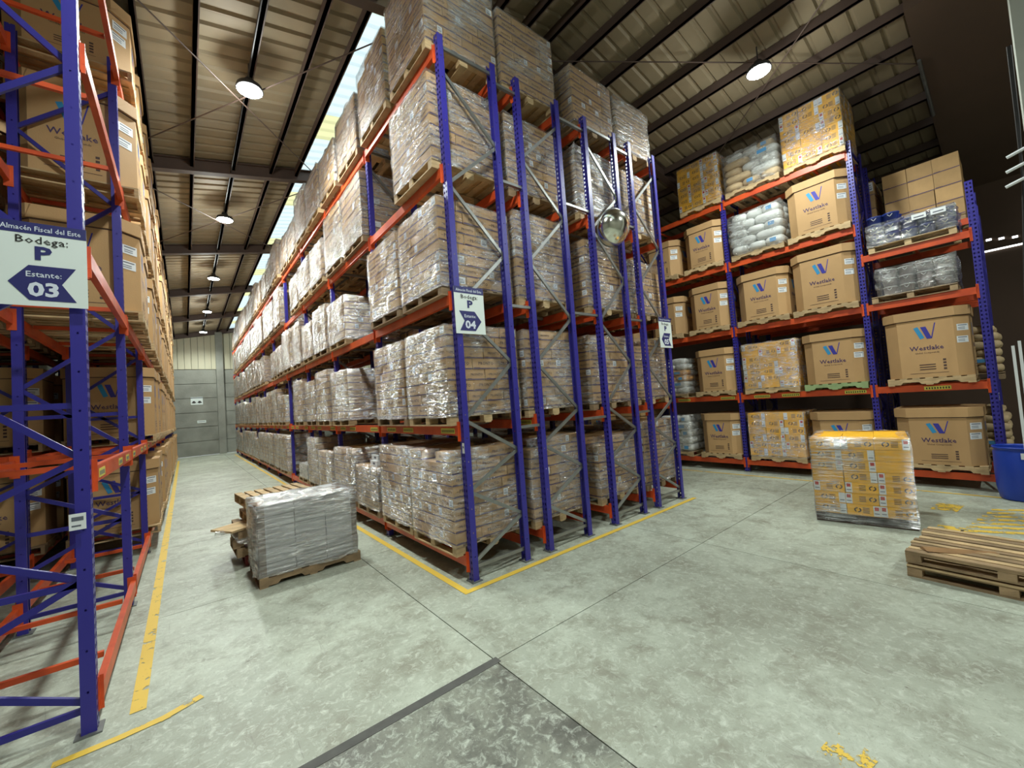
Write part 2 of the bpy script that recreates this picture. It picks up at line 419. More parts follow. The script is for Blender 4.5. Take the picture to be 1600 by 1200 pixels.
# walls
wf = P('wall_far', (lambda b: (b.box(XL, XR, YE + .12, YE + .3, 0, 9.9, 'concrete_wall'), b.mesh())[1])(MB()), kind='structure')
for i in range(6):
    z0 = 6.1 * i / 6; z1 = 6.1 * (i + 1) / 6
    for x0, x1 in ((XL, -.90), (-.48, 5), (5.02, XR)):
        b = MB(); b.box(x0 + .01, x1 - .01, YE, YE + .12, z0 + .015, z1 - .015, 'concrete_wall'); P('wall_slab', b.mesh(), wf)
b = MB()
for x in [k * .38 + XL for k in range(int(22.5 / .38))]:
    zt = zp(x + .19) + .2
    b2 = MB(); b2.box(x + .012, x + .368, YE + .02, YE + .12, 6.13, zt, 'cladding'); P('cladding_panel', b2.mesh(), wf)
b = MB(); b.box(-.90, -.48, YE - .28, YE, 0, zp(-.8), 'concrete_wall'); P('wall_column', b.mesh(), wf)
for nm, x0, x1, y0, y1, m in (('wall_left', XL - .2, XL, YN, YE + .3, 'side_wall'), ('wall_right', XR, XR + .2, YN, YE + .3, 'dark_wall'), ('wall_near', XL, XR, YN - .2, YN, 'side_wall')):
    b = MB(); b.box(x0, x1, y0, y1, 0, 9.9, m); P(nm, b.mesh(), kind='structure')
# small louvre windows in the right wall
for n, (y, z) in enumerate(((-4.75, 5.62), (-4.52, 5.66), (-4.3, 5.7))):
    b = MB(); b.box(XR - .03, XR + .01, y - .05, y + .05, z - .03, z + .03, 'daylight')
    b.box(XR - .04, XR, y - .07, y + .07, z + .03, z + .045, 'dark_wall'); b.box(XR - .04, XR, y - .07, y + .07, z - .045, z - .03, 'dark_wall')
    P('window_%d' % (n + 1), b.mesh(), kind='structure')
b = MB(); b.box(XR - .03, XR, -4.9, -4.1, 5.38, 5.42, 'daylight'); b.box(XR - .04, XR, -4.92, -4.08, 5.42, 5.44, 'dark_wall'); P('window_4', b.mesh(), kind='structure')
b = MB(); b.box(6.24, 6.7, -5.35, -4.84, 0, zp(6.4) - .05, 'pale_column'); P('trim_1', b.mesh(), kind='structure', label='pale concrete column')

# roof
purl = [(-2.7575 + 6.717 * r) / (1 - .19 * r) for r in (-.98, -.80, -.63, -.47, -.32, -.19, -.07, .05, .18, .303, .39, .56, .66, .75)] + \
       [(-2.7575 + 7.952 * r) / (1 + .19 * r) for r in (.83, .945, 1.1, 1.28, 1.44, 1.6, 1.78, 1.965, 2.17, 2.41, 2.66, 2.87, 3.1)]
ceil_o = P('ceiling', (lambda b: (b.box(RX - .25, RX + .25, YN, YE, zp(RX) + .26, zp(RX) + .30, 'roof_sheet'), b.mesh())[1])(MB()), kind='structure', label='metal roof')
def sheet(x0, x1, m):
    b = MB(); y = 0.0; prof = []
    for k in range(3):
        prof += [(k / 3, 0), (k / 3 + .20, 0), (k / 3 + .235, .045), (k / 3 + .275, .045), (k / 3 + .31, 0)]
    prof += [(1.012, 0)]
    for (a, h0), (c, h1) in zip(prof[:-1], prof[1:]):
        b.poly([(x0, a, zp(x0) + .2 + h0), (x0, c, zp(x0) + .2 + h1), (x1, c, zp(x1) + .2 + h1), (x1, a, zp(x1) + .2 + h0)], m)
    return b.mesh('sheet')
ms = {}
for nm, x0, x1, m in (('roof_sheet', XL, -.12, 'roof_sheet'), ('roof_sheet', 1.15, RX, 'roof_sheet'), ('roof_sheet', RX, XR, 'roof_sheet'), ('skylight_sheet', -.14, 1.17, 'skylight_white')):
    me = sheet(x0, x1, m); me2 = sheet(x0, x1, 'skylight_yellow') if 'sky' in nm else None
    for k in range(44):
        y = YN + k
        if y > YE: continue
        yel = me2 and k % 4 == 1
        o = P(nm, me2 if yel else me, ceil_o, (0, y, 0))
        if yel: o['label'] = 'yellowed translucent skylight sheet'
for x in purl:
    b = MB(); b.box(x - .03, x + .03, YN, YE, zp(x), zp(x) + .19, 'roof_steel'); b.box(x - .03, x + .05, YN, YE, zp(x), zp(x) + .012, 'roof_steel'); P('purlin', b.mesh(), ceil_o)
for k in range(7):
    Y = min(-4.516 + 6.08 * k, YE - .12)
    for x0, x1 in ((XL, RX), (RX, XR)):
        b = MB(); yy = Y - .09
        for dz0, dz1, hw in ((-.14, -.12, .09), (-.12, .16, .012), (.16, .18, .09)):
            b.v += [(x, Y + e * hw, zp(x) + dz) for x in (x0, x1) for dz in (dz0, dz1) for e in (-1, 1)]
            n = len(b.v) - 8; mi = b.mi('roof_steel')
            for f in ((0, 1, 3, 2), (4, 6, 7, 5), (0, 4, 5, 1), (2, 3, 7, 6), (0, 2, 6, 4), (1, 5, 7, 3)): b.f.append(tuple(n + q for q in f)); b.m.append(mi)
        if k < 7 or True: P('rafter', b.mesh(), ceil_o)
b = MB(); X0 = 7.4
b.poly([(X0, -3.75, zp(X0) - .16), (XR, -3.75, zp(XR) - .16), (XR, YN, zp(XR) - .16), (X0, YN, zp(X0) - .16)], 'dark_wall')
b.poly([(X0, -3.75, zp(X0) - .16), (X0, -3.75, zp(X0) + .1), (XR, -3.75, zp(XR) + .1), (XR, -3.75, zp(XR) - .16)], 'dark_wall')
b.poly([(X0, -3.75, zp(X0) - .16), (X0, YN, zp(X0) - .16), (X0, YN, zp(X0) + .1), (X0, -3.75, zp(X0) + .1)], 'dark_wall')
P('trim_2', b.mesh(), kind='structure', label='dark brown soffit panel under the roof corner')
b = MB(); b.tube([(8.7, -3.78, zp(8.7) - .2), (10.6, -3.78, zp(10.6) - .2)], .03, 'galv'); P('edge_pipe', b.mesh(), ceil_o, label='pale pipe along the soffit edge')
# bracing rods, conduits
for p, q in (((-4.0, 7.1, 7.9), (.3, 1.5, 8.6)), ((-3.9, 1.5, 7.9), (.5, 7.1, 8.6)), ((-4.0, 13, 7.9), (.3, 7.3, 8.6)), ((-3.9, 7.3, 7.9), (.5, 13, 8.6)), ((3.2, 1.4, 9.4), (9.6, -4.4, 8.25)), ((9.6, 1.3, 8.25), (5.0, -4.4, 9.1))):
    b = MB(); b.tube([p, q], .012, 'roof_steel', 6); P('brace_rod', b.mesh(), ceil_o)
b = MB(); b.tube([(-1.66, -6, 8.58), (-1.66, 31, 8.58)], .014, 'lamp_body', 6); P('conduit', b.mesh(), ceil_o)

# ------------------------------------------------------------------ lamps
lb = MB(); lb.lathe([(.04, .22), (.07, .2), (.09, .12), (.2, .07), (.22, .0), (.21, -.01)], 'lamp_body', 24)
lg = MB(); lg.lathe([(.2, -.012), (.19, -.02)], 'lamp_glow', 24)
lh = MB(); lh.tube([(0, 0, .2), (0, 0, .5)], .012, 'lamp_body', 6)
lbm, lgm, lhm = lb.mesh('lamp', True), lg.mesh('lens'), lh.mesh('rod')
al = ['far end', 'second from the far wall', 'middle', 'second nearest', 'nearest visible']
for i, (x, y, z) in enumerate(LAMPS):
    if i < 5: lab = 'bright round high-bay lamp over the left aisle, %s of the row' % al[i]
    elif i < 7: lab = ['bright high-bay lamp overhead above the left rack corner', 'high-bay lamp behind the viewpoint'][i - 5]
    elif i == 8: lab = 'bright high-bay lamp above the right rack aisle'
    else: lab = ['high-bay lamp by the near wall', '', 'high-bay lamp far along the right aisle', 'high-bay lamp at the far end of the right aisle'][i - 7]
    t = T('high_bay_lamp', lab, 'lamp', (x, y, z), group='high-bay ceiling lamps')
    P('housing', lbm, t); P('lens', lgm, t); P('hanger', lhm, t)
    ld = bpy.data.lights.new('lamp_light', 'SPOT'); ld.energy = LAMP_W * 1.0; ld.shadow_soft_size = .2; ld.color = (.93, 1.0, .95)
    ld.spot_size = math.radians(164); ld.spot_blend = .5
    o = bpy.data.objects.new('lamp_light', ld); COL.objects.link(o); o.parent = t; o.location = (0, 0, -.05)
    l2 = bpy.data.lights.new('lens_light', 'POINT'); l2.energy = LAMP_W * .07; l2.shadow_soft_size = .12; l2.color = (.93, 1.0, .95)
    o = bpy.data.objects.new('lens_light', l2); COL.objects.link(o); o.parent = t; o.location = (0, 0, -.28)

# ------------------------------------------------------------------ racks
BAY = 2.73; LV = [.31, 1.97, 3.68, 5.39, 7.04]; H = 7.21
def upright_mesh(h, flip):       # C channel: web faces -x (flip=1: +x); origin at the base centre of the outer web
    b = MB(); s_ = -1 if flip else 1; d = .085 * s_
    b.poly([(0, -.05, .012), (0, .05, .012), (0, .05, h), (0, -.05, h)], 'blue_web')
    n = len(b.v)
    for y in (-.05, .05):
        b.poly([(0, y, .012), (d, y, .012), (d, y, h), (0, y, h)], 'blue_flange_s' if s_ > 0 else 'blue_flange_n')
        e = y * .55
        b.poly([(d, y, .012), (d, e, .012), (d, e, h), (d, y, h)], 'blue_paint')
    return b.mesh('upright')
for nm, off in (('blue_flange_s', .043), ('blue_flange_n', -.043)):
    perforated(nm, (50, 44, 140), .30, .05, abs(off), .006, 'X')
_um = {}
def um(h, flip):
    if (h, flip) not in _um: _um[(h, flip)] = upright_mesh(h, flip)
    return _um[(h, flip)]
fb = MB(); fb.box(-.03, .12, -.08, .08, 0, .012, 'plate'); fb.lathe([(.012, .012), (.012, .03)], 'plate', 6, (-.015, -.06, 0)); fb.lathe([(.012, .012), (.012, .03)], 'plate', 6, (-.015, .06, 0))
foot = fb.mesh('foot')
fb2 = MB(); fb2.box(-.12, .03, -.08, .08, 0, .012, 'plate'); foot2 = fb2.mesh('foot')
ZN = [.22, .66, 1.12, 1.56, 2.04, 2.79, 3.52, 4.34, 5.18, 5.95, 6.75]
def frame_braces(rack, x0, x1, y, mirror, m, h):
    a, c = x0 + .05, x1 - .05
    zn = [z for z in ZN if z < h - .3]
    for k in range(len(zn) - 1):
        xa, xb = (a, c) if (k % 2 == 0) != mirror else (c, a)
        b = MB(); b.bar((xa, y, zn[k]), (xb, y, zn[k + 1]), .028, .045, m); P('diagonal_brace', b.mesh(), rack)
    for z in ([.17] if h > 3 else [.17]) + ([h - .14] if not mirror else []):
        b = MB(); b.bar((a - .02, y - .0, z), (c + .02, y, z), .028, .045, m); P('horizontal_brace', b.mesh(), rack)
def beam_mesh(L, face):   # along +y from 0; face=-1: outer face at x=0 looking -x
    b = MB(); x0, x1 = (0, .05) if face < 0 else (-.05, 0)
    b.box(x0, x1, .05, L - .05, -.125, 0, 'orange_paint')
    b.box(x0 + .004, x1 - .004, .05, L - .05, -.0, .004, 'orange_paint')
    return b.mesh('beam')
def conn_mesh(face, end):     # angle bracket at one end of a beam: a plate on the upright side and a narrow lip on its web
    b = MB(); x0, x1 = (-.03, .05) if face < 0 else (-.05, .03); s_ = 1 if end == 0 else -1
    y = .052 * s_
    b.box(x0, x1, min(y, y + .006 * s_), max(y, y + .006 * s_), -.2, .055, 'orange_paint')
    xa = -.006 if face < 0 else 0.0
    b.box(xa, xa + .006, min(y, y - .03 * s_), max(y, y - .03 * s_), -.2, .055, 'orange_paint')
    return b.mesh('connector')
lbls = MB(); lbls.box(-.003, 0, 0, .36, -.1, -.03, 'safety_label')
for k in range(9): lbls.box(-.004, -.003, .02 + k * .037, .038 + k * .037, -.085, -.05, 'black_ink')
lblm = lbls.mesh('beam_label')
lblp = MB(); lblp.box(0, .003, 0, .3, -.1, -.03, 'safety_label')
for k in range(7): lblp.box(.003, .004, .02 + k * .037, .038 + k * .037, -.085, -.05, 'label_ink')
lblpm = lblp.mesh('beam_label')
BM = {}
def make_rack(label, rows, y_list, heights, levels, brace, face_labels=0, spacers=(), name='pallet_rack', mirror0=False, group='pallet racks'):
    """rows: (x0, x1) of each single row; y_list: frame positions; levels: per bay list of beam tops"""
    rack = T(name, label, 'rack', (0, 0, 0), group=group)
    for ri, (x0, x1) in enumerate(rows):
        for fi, y in enumerate(y_list):
            h = heights[fi]
            u = P('upright', um(h, False), rack, (x0, y, 0)); P('base_plate', foot, u)
            u = P('upright', um(h, True), rack, (x1, y, 0)); P('base_plate', foot2, u)
            if fi < 5: frame_braces(rack, x0, x1, y, (ri % 2 == 1) != mirror0, brace, h)
        for bi in range(len(y_list) - 1):
            L = y_list[bi + 1] - y_list[bi]
            for li, z in enumerate(levels[bi]):
                for face, x in ((-1, x0 - .0), (1, x1)):
                    if face > 0 and bi > 4 and ri < len(rows): continue
                    key = (round(L, 3), face)
                    if key not in BM: BM[key] = (beam_mesh(L, face),)
                    bo = P('beam', BM[key][0], rack, (x - .03 if face < 0 else x + .03, y_list[bi], z))
                    for en in (0, 1):
                        if ('c', face, en) not in BM: BM[('c', face, en)] = conn_mesh(face, en)
                        P('connector', BM[('c', face, en)], bo, (.03 if face < 0 else -.03, 0 if en == 0 else L, 0))
                    if face == face_labels and abs(z - 1.97) < .1:
                        for yy in ([.12, L * .5, L - .7] if L > 2 else [.5]):
                            P('beam_label', lblm if face < 0 else lblpm, bo, (0, yy, 0))
                if bi < 4:
                    for t_ in ((.25, .75) if L > 2 else (.5,)):
                        b = MB(); b.box(x0 + .04, x1 - .04, y_list[bi] + L * t_ - .02, y_list[bi] + L * t_ + .02, z - .05, z - .004, 'galv' if brace == 'galv' else 'orange_paint')
                        P('support_bar', b.mesh(), rack)
    for (xa, xb, y, z) in spacers:
        b = MB(); b.bar((xa, y, z), (xb, y, z), .05, .04, 'galv'); P('row_spacer', b.mesh(), rack)
    return rack
R4 = [(0, .955), (1.334, 2.279)]; R5 = [(2.898, 3.831), (4.229, 5.163)]
YM = [BAY * k for k in range(12)]
spz = (1.86, 3.62, 5.47, 6.95)
rack04 = make_rack('centre rack run in blue and orange signed 04, left pair of rows', R4, YM, [H] * 12, [LV] * 11, 'galv', -1, [(.955, 1.334, 0, z) for z in spz] + [(2.279, 2.898, 0, z) for z in spz])
rack05 = make_rack('centre rack run in blue and orange signed 05, right pair of rows', R5, YM[:5], [H] * 5, [LV] * 4, 'galv', 0, [(3.831, 4.229, 0, z) for z in spz])
YLf = [.04 + BAY * k for k in range(11)]
rack03 = make_rack('tall blue rack with orange beams on the left signed 03', [(-4.30, -3.34)], YLf, [H] * 11, [LV] * 10, 'blue_paint', 1, mirror0=True)
rack08 = make_rack('shaded second row of racking behind the left rack', [(-5.7, -4.74)], YLf[1:5], [H] * 4, [LV] * 3, 'blue_paint', 0)
for k, y in enumerate(YLf[:3]):     # extra rails seen on the left frames
    for z in (1.1, 2.45): b = MB(); b.bar((-4.26, y, z), (-3.38, y, z), .028, .045, 'blue_paint'); P('horizontal_brace', b.mesh(), rack03)
YRt = [-4.22, -2.62, .01, 2.65, 5.3]
LVR5 = [.31, 1.97, 3.68, 4.72]
rack06 = make_rack('blue and orange rack along the right side with printed octagonal boxes', [(8.42, 9.38)], YRt, [5.62] + [7.25] * 4, [LVR5] + [LV] * 3, 'blue_paint', -1)
rack07 = make_rack('dim rack row standing behind the right rack', [(9.85, 10.8)], [-4.22, -2.62, .01], [5.5, 7.1, 7.1], [[.31, 1.97, 3.68, 5.3]] * 2, 'blue_paint', 0)

# ------------------------------------------------------------------ pallets
PALM = {}
def pallet_meshes(wx, dy, wood, notch):
    """stringers run along x; deck boards along y (notch=True: the other way round with notched stringers)"""
    key = (wx, dy, wood, notch)
    if key in PALM: return PALM[key]
    nx_ = notch == 'x'; A, B = (dy, wx) if notch and not nx_ else (wx, dy)      # A: stringer length, B: board length; built with stringers along x then swapped
    def sw(b):
        if notch and not nx_: b.v = [(y, x, z) for x, y, z in b.v]; b.f = [tuple(reversed(f)) for f in b.f]
        return b
    st = MB()
    for y in (0, B / 2 - .022, B - .045):
        if notch:
            st.prism([(0, 0), (0, 0), (0, 0)], 0, 0, wood) if False else None
            pr_ = [(0, .018), (.16 * A, .018), (.19 * A, .06), (.38 * A, .06), (.41 * A, .018), (.59 * A, .018), (.62 * A, .06), (.81 * A, .06), (.84 * A, .018), (A, .018), (A, .12), (0, .12)]
            n = len(st.v); N = len(pr_); st.v += [(x, y, z) for x, z in pr_] + [(x, y + .045, z) for x, z in pr_]; k = st.mi(wood)
            for i in range(N): j = (i + 1) % N; st.f.append((n + i, n + j, n + N + j, n + N + i)); st.m.append(k)
            st.f.append(tuple(n + i for i in reversed(range(N)))); st.m.append(k); st.f.append(tuple(n + N + i for i in range(N))); st.m.append(k)
        else:
            w2 = .1 if y else .1
            yy = min(y, B - w2)
            for x in (0, A / 2 - .07, A - .14): st.box(x, x + .14, yy, yy + w2, .018, .118, wood)
            st.box(0, A, yy, yy + w2, .105, .12, wood)
    tb = MB(); tb.box(0, .105, 0, B, .12, .14, wood); bb = MB(); bb.box(0, .10, 0, B, 0, .018, wood)
    top = [k * (A - .105) / 6 for k in range(7)]; bot = [0, (A - .1) / 2, A - .1]
    al = MB(); al.v = list(st.v); al.f = list(st.f); al.m = list(st.m); al.mats = list(st.mats)
    for x in top: al.box(x, x + .105, 0, B, .12, .14, wood, jit=.003)
    for x in bot: al.box(x, x + .10, 0, B, 0, .018, wood)
    r = dict(st=sw(st).mesh('stringers'), tb=sw(tb).mesh('board'), bb=sw(bb).mesh('bottom'), all=sw(al).mesh('pallet'), top=top, bot=bot, notch=bool(notch) and not nx_)
    PALM[key] = r
    return r
def add_pallet(t, x, y, wx, dy, wood='wood', detail=True, notch=False, z=0.0, rz=0.0):
    r = pallet_meshes(wx, dy, wood, notch)
    if not detail: return P('pallet', r['all'], t, (x, y, z), rz, kind='stuff')
    p = P('pallet', r['st'], t, (x, y, z), rz)
    for q in r['top']: P('deck_board', r['tb'], p, (0, q, 0) if r['notch'] else (q, 0, 0))
    for q in r['bot']: P('bottom_board', r['bb'], p, (0, q, 0) if r['notch'] else (q, 0, 0))
    return p

# ------------------------------------------------------------------ cartons
def carton_mesh(a, c, h, style, var):
    b = MB(); e = .003
    body = 'kraft' if style == 'k' else 'yellow_box' if style == 'y' else 'carton_silver'
    b.box(e, a - e, e, c - e, .001, h - .003, body)
    for (o, ux, L) in (((0, 0, 0), (1, 0, 0), a), ((a, 0, 0), (0, 1, 0), c), ((a, c, 0), (-1, 0, 0), a), ((0, c, 0), (0, -1, 0), c)):
        o, ux = Vector(o), Vector(ux); nrm = ux.cross(Vector((0, 0, 1))); oo = o - nrm * (e - .0015); uz = Vector((0, 0, 1))
        def rect(u0, u1, z0, z1, m, lift=0.0):
            q = oo + nrm * lift; b.poly([q + ux * u0 + uz * z0, q + ux * u1 + uz * z0, q + ux * u1 + uz * z1, q + ux * u0 + uz * z1], m)
        if style == 'k':
            rect(.006, L - .006, .006, .022, 'print_purple'); rect(.02, L * .3, .024, .03, 'print_dark')
            if var % 3 != 2: b.text('PRONTO', oo + ux * (L * .56) + uz * (h * .42), ux, uz, min(h * .42, L * .16), 'print_dark', .02)
            if var % 3 == 0: rect(L * .14, L * .22, h * .52, h * .56, 'print_dark')
            if var == 3:
                rect(L * .7, L * .96, h * .3, h * .92, 'paper', .001); rect(L * .74, L * .92, h * .4, h * .48, 'label_ink', .002); rect(L * .74, L * .92, h * .56, h * .6, 'label_ink', .002); rect(L * .74, L * .88, h * .7, h * .76, 'label_ink', .002)
        elif style == 'y':
            if var == 4: continue
            s0 = 0 if var % 2 else L * .78
            rect(s0 + .004, s0 + L * .22 - .004, .006, h - .008, 'paper'); 
            if var < 2: rect(s0 + L * .05, s0 + L * .17, h * .55, h * .85, 'red_print', .001)
            rect(s0 + L * .04, s0 + L * .18, h * .25, h * .32, 'label_ink', .001)
            cx = L * .33 if var % 2 == 0 else L * .82
            n = 12
            for q0 in range(n):
                if q0 in (2, 8): continue
                a0, a1 = 2 * math.pi * q0 / n, 2 * math.pi * (q0 + 1) / n; r0, r1 = .62, 1.0
                pt = lambda r, t_: oo + nrm * .001 + ux * (cx + math.cos(t_) * r * h * .26) + uz * (h * .5 + math.sin(t_) * r * h * .22)
                b.poly([pt(r0, a0), pt(r1, a0), pt(r1, a1), pt(r0, a1)], 'black_ink')
            tx = L * .48 if var % 2 == 0 else L * .42
            for q0 in range(4): rect(tx, tx + L * .2, h * (.26 + .14 * q0), h * (.32 + .14 * q0), 'print_dark', .001)
    return b.mesh('carton')
_cm = {}
def cm(*k):
    if k not in _cm: _cm[k] = carton_mesh(*k)
    return _cm[k]
_wm = {}
def wrap_mesh(wx, dy, z0, z1, mt, seed, amp=.008, top=.14, slope=0.0):
    key = (round(wx, 2), round(dy, 2), round(z0, 2), round(z1, 2), mt, seed, amp)
    if key in _wm: return _wm[key]
    rg = random.Random(seed * 13 + 5); b = MB(); k = b.mi(mt); g = .006
    per = []; nx, ny, nz = 9, 9, 9
    for i in range(nx): per.append((wx * i / nx, -g))
    for i in range(ny): per.append((wx + g, dy * i / ny))
    for i in range(nx): per.append((wx - wx * i / nx, dy + g))
    for i in range(ny): per.append((-g, dy - dy * i / ny))
    N = len(per); cx, cy = wx / 2, dy / 2
    rows = [z0 + (z1 - z0) * j / nz for j in range(nz + 1)]
    for j, z in enumerate(rows):
        for x, y in per:
            d = abs(rg.gauss(0, amp)) ; L_ = math.hypot(x - cx, y - cy)
            b.v.append((x + (x - cx) / L_ * d, y + (y - cy) / L_ * d, z + rg.gauss(0, amp * .5) + (.012 if j == nz else 0)))
    for x, y in per:     # folded over the top edge
        L_ = math.hypot(x - cx, y - cy); b.v.append((cx + (x - cx) * (1 - top / L_), cy + (y - cy) * (1 - top / L_), z1 + .014 + rg.random() * .012))
    for j in range(nz + 1):
        for i in range(N):
            q = (i + 1) % N; b.f.append((j * N + i, j * N + q, (j + 1) * N + q, (j + 1) * N + i)); b.m.append(k)
    _wm[key] = b.mesh('wrap', True)
    return _wm[key]
def carton_load(t, wx, dy, layers, h, style='k', detail=True, nx=3, ny=4, z0=.14, seed=0, wrap='film', skip_top=0, rot_layers=True):
    rg = random.Random(seed)
    if not detail:
        key = ('far', wx, dy, layers, h, style, seed % 4)
        if key not in _cm:
            b = MB(); body = {'k': 'kraft_far', 'y': 'yellow_box', 's': 'carton_silver'}[style]; r2 = random.Random(seed % 4)
            for l in range(layers):
                mx, my = (nx, ny) if l % 2 == 0 else (ny, nx)
                for i in range(mx):
                    for j in range(my):
                        if 0 < i < mx - 1 and 0 < j < my - 1 and l < layers - 1: continue
                        if l == layers - 1 and r2.random() < .12: continue
                        jx, jy = r2.uniform(-.008, .008), r2.uniform(-.008, .008); x, y = i * wx / mx, j * dy / my; z = l * h
                        b.box(x + .003 + jx, x + wx / mx - .003 + jx, y + .003 + jy, y + dy / my - .003 + jy, z + .002, z + h - .003, body)
                        if style == 'k': b.box(x + .004 + jx, x + wx / mx - .004 + jx, y - .0 + jy, y + dy / my - .0 + jy, z + .004, z + .02, 'print_purple'); b.box(x + jx, x + wx / mx + jx, y + .004 + jy, y + dy / my - .004 + jy, z + .004, z + .02, 'print_purple')
            if r2.random() < .8: 
                for zz in (h * 1.2, h * 4.2): b.box(-.006, -.004, dy * .3, dy * .3 + .1, zz, zz + .12, 'paper'); b.box(wx * .2, wx * .2 + .12, -.006, -.004, zz, zz + .1, 'paper')
            _cm[key] = b.mesh('cartons')
        P('cartons', _cm[key], t, (0, 0, z0), kind='stuff')
    else:
        for l in range(layers):
            mx, my = (nx, ny) if (l % 2 == 0 or not rot_layers) else (ny, nx)
            a, c = wx / mx, dy / my
            for i in range(mx):
                for j in range(my):
                    if 0 < i < mx - 1 and 0 < j < my - 1 and l < layers - 1: continue
                    if l == layers - 1 and rg.random() < .10 and skip_top >= 0: continue
                    v = rg.choice((0, 1, 1, 2, 3)) if style == 'k' else rg.choice((2, 3, 2, 3, 0, 1, 4, 4)) if rg.random() < .8 else (l + i) % 2 if style == 'y' else 0
                    if h > .3: v = 2 if rg.random() < .7 else 3
                    P('carton', cm(round(a, 4), round(c, 4), h, style, v), t, (i * a + rg.uniform(-.006, .006), j * c + rg.uniform(-.006, .006), z0 + l * h), rg.uniform(-.01, .01))
    if wrap: P('stretch_film', wrap_mesh(wx, dy, z0 - .03, z0 + layers * h, wrap, seed % 5, {'film_thick': .02, 'film_glare': .013}.get(wrap, .009)), t)

LVN = ['lowest level', 'first shelf', 'second shelf', 'third shelf', 'top shelf']
empty = {(1, 2), (2, 2), (3, 1), (0, 6), (0, 7), (1, 7), (3, 7), (2, 10)}
rg = random.Random(3)
HT = {(0, 0): 8, (0, 1): 8, (1, 0): 8, (1, 1): 8, (2, 0): 8, (2, 1): 8, (3, 0): 8, (4, 0): 9, (0, 2): 5, (0, 3): 7, (4, 1): 8}
for li in range(5):
    for s_ in range(21):
        if (li, s_) in empty: continue
        bay, q = divmod(s_, 2); y = BAY * bay + (.09 if q == 0 else 1.40); x = -.13 + rg.uniform(-.02, .03); y += rg.uniform(-.02, .02)
        n = HT.get((li, s_), rg.choice((6, 7, 8, 8)) if li < 4 else rg.choice((6, 7, 8)))
        det = bay == 0 or (bay == 1 and q == 1 and li < 3) or (li == 0 and s_ in (2, 3))
        look = 'tall wrapped kraft carton load' if n >= 8 else 'wrapped kraft carton load'
        t = T('carton_pallet', '%s, %s pallet from near end, %s, rack 04 left face' % (look, ORD[s_], LVN[li]), 'pallet', (x, y, LV[li] + .004), rg.uniform(-.012, .012), 'carton pallets on rack 04')
        add_pallet(t, 0, 0, 1.2, 1.2, 'wood' if rg.random() < .6 else 'wood_old', det)
        carton_load(t, 1.2, 1.2, n, .148, 'k', det, seed=li * 31 + s_, wrap='film' if s_ < 2 else 'film_glare')
# rows behind, end loads seen through the frames
XROW = [1.22, 2.80, 4.12]
for ri, xr in enumerate(XROW):
    for li in range(5):
        n = [[8, 8, 9, 8, 8], [7, 8, 8, 8, 7], [8, 8, 7, 8, 7]][ri][li]
        t = T('carton_pallet', 'wrapped kraft carton load at the near end, %s, %s row of the centre racks' % (LVN[li], ORD[ri + 1]), 'pallet', (xr + rg.uniform(-.02, .02), .12 + rg.uniform(-.04, .05), LV[li] + .004), rg.uniform(-.015, .015), 'end carton pallets of the centre racks')
        add_pallet(t, 0, 0, 1.15, 1.2, 'wood' if rg.random() < .5 else 'wood_old', True)
        carton_load(t, 1.15, 1.2, n, .148, 'k', True, seed=100 + ri * 10 + li, wrap='film_thick' if (ri, li) in ((1, 3), (2, 4)) else 'film')
        for s_ in range(1, 6 if ri == 0 else 3):
            bay, q = divmod(s_, 2)
            t = T('carton_pallet', 'wrapped cartons %s behind the end load, %s, %s row of centre racks' % (ORD[s_ - 1], LVN[li], ORD[ri + 1]), 'pallet', (xr, BAY * bay + (.09 if q == 0 else 1.40), LV[li] + .004), 0, 'carton pallets in the inner rows')
            add_pallet(t, 0, 0, 1.15, 1.2, 'wood', False)
            carton_load(t, 1.15, 1.2, 7, .148, 'k', False, seed=200 + s_ + ri, wrap='film' if s_ < 3 else None)
t = T('box_pallet', 'small grey wrapped box on a pallet in the empty bay of rack 04', 'pallet', (-.1, BAY * 3 + .1, LV[0] + .004))
add_pallet(t, 0, 0, 1.2, 1.2, 'wood', False); carton_load(t, 1.1, 1.0, 2, .2, 's', False, seed=3)
t = T('loose_boxes', 'two small white boxes on the low carton load of rack 04', 'box', (.0, BAY + .35, LV[0] + .144 + 5 * .148 + .02))
for k, (x, y, z) in enumerate(((0, 0, 0), (.05, .06, .1))): b = MB(); b.box(x, x + .3, y, y + .34, z, z + .09, 'paper'); b.box(x - .002, x, y + .1, y + .2, z + .02, z + .06, 'label_ink'); P('box', b.mesh(), t)

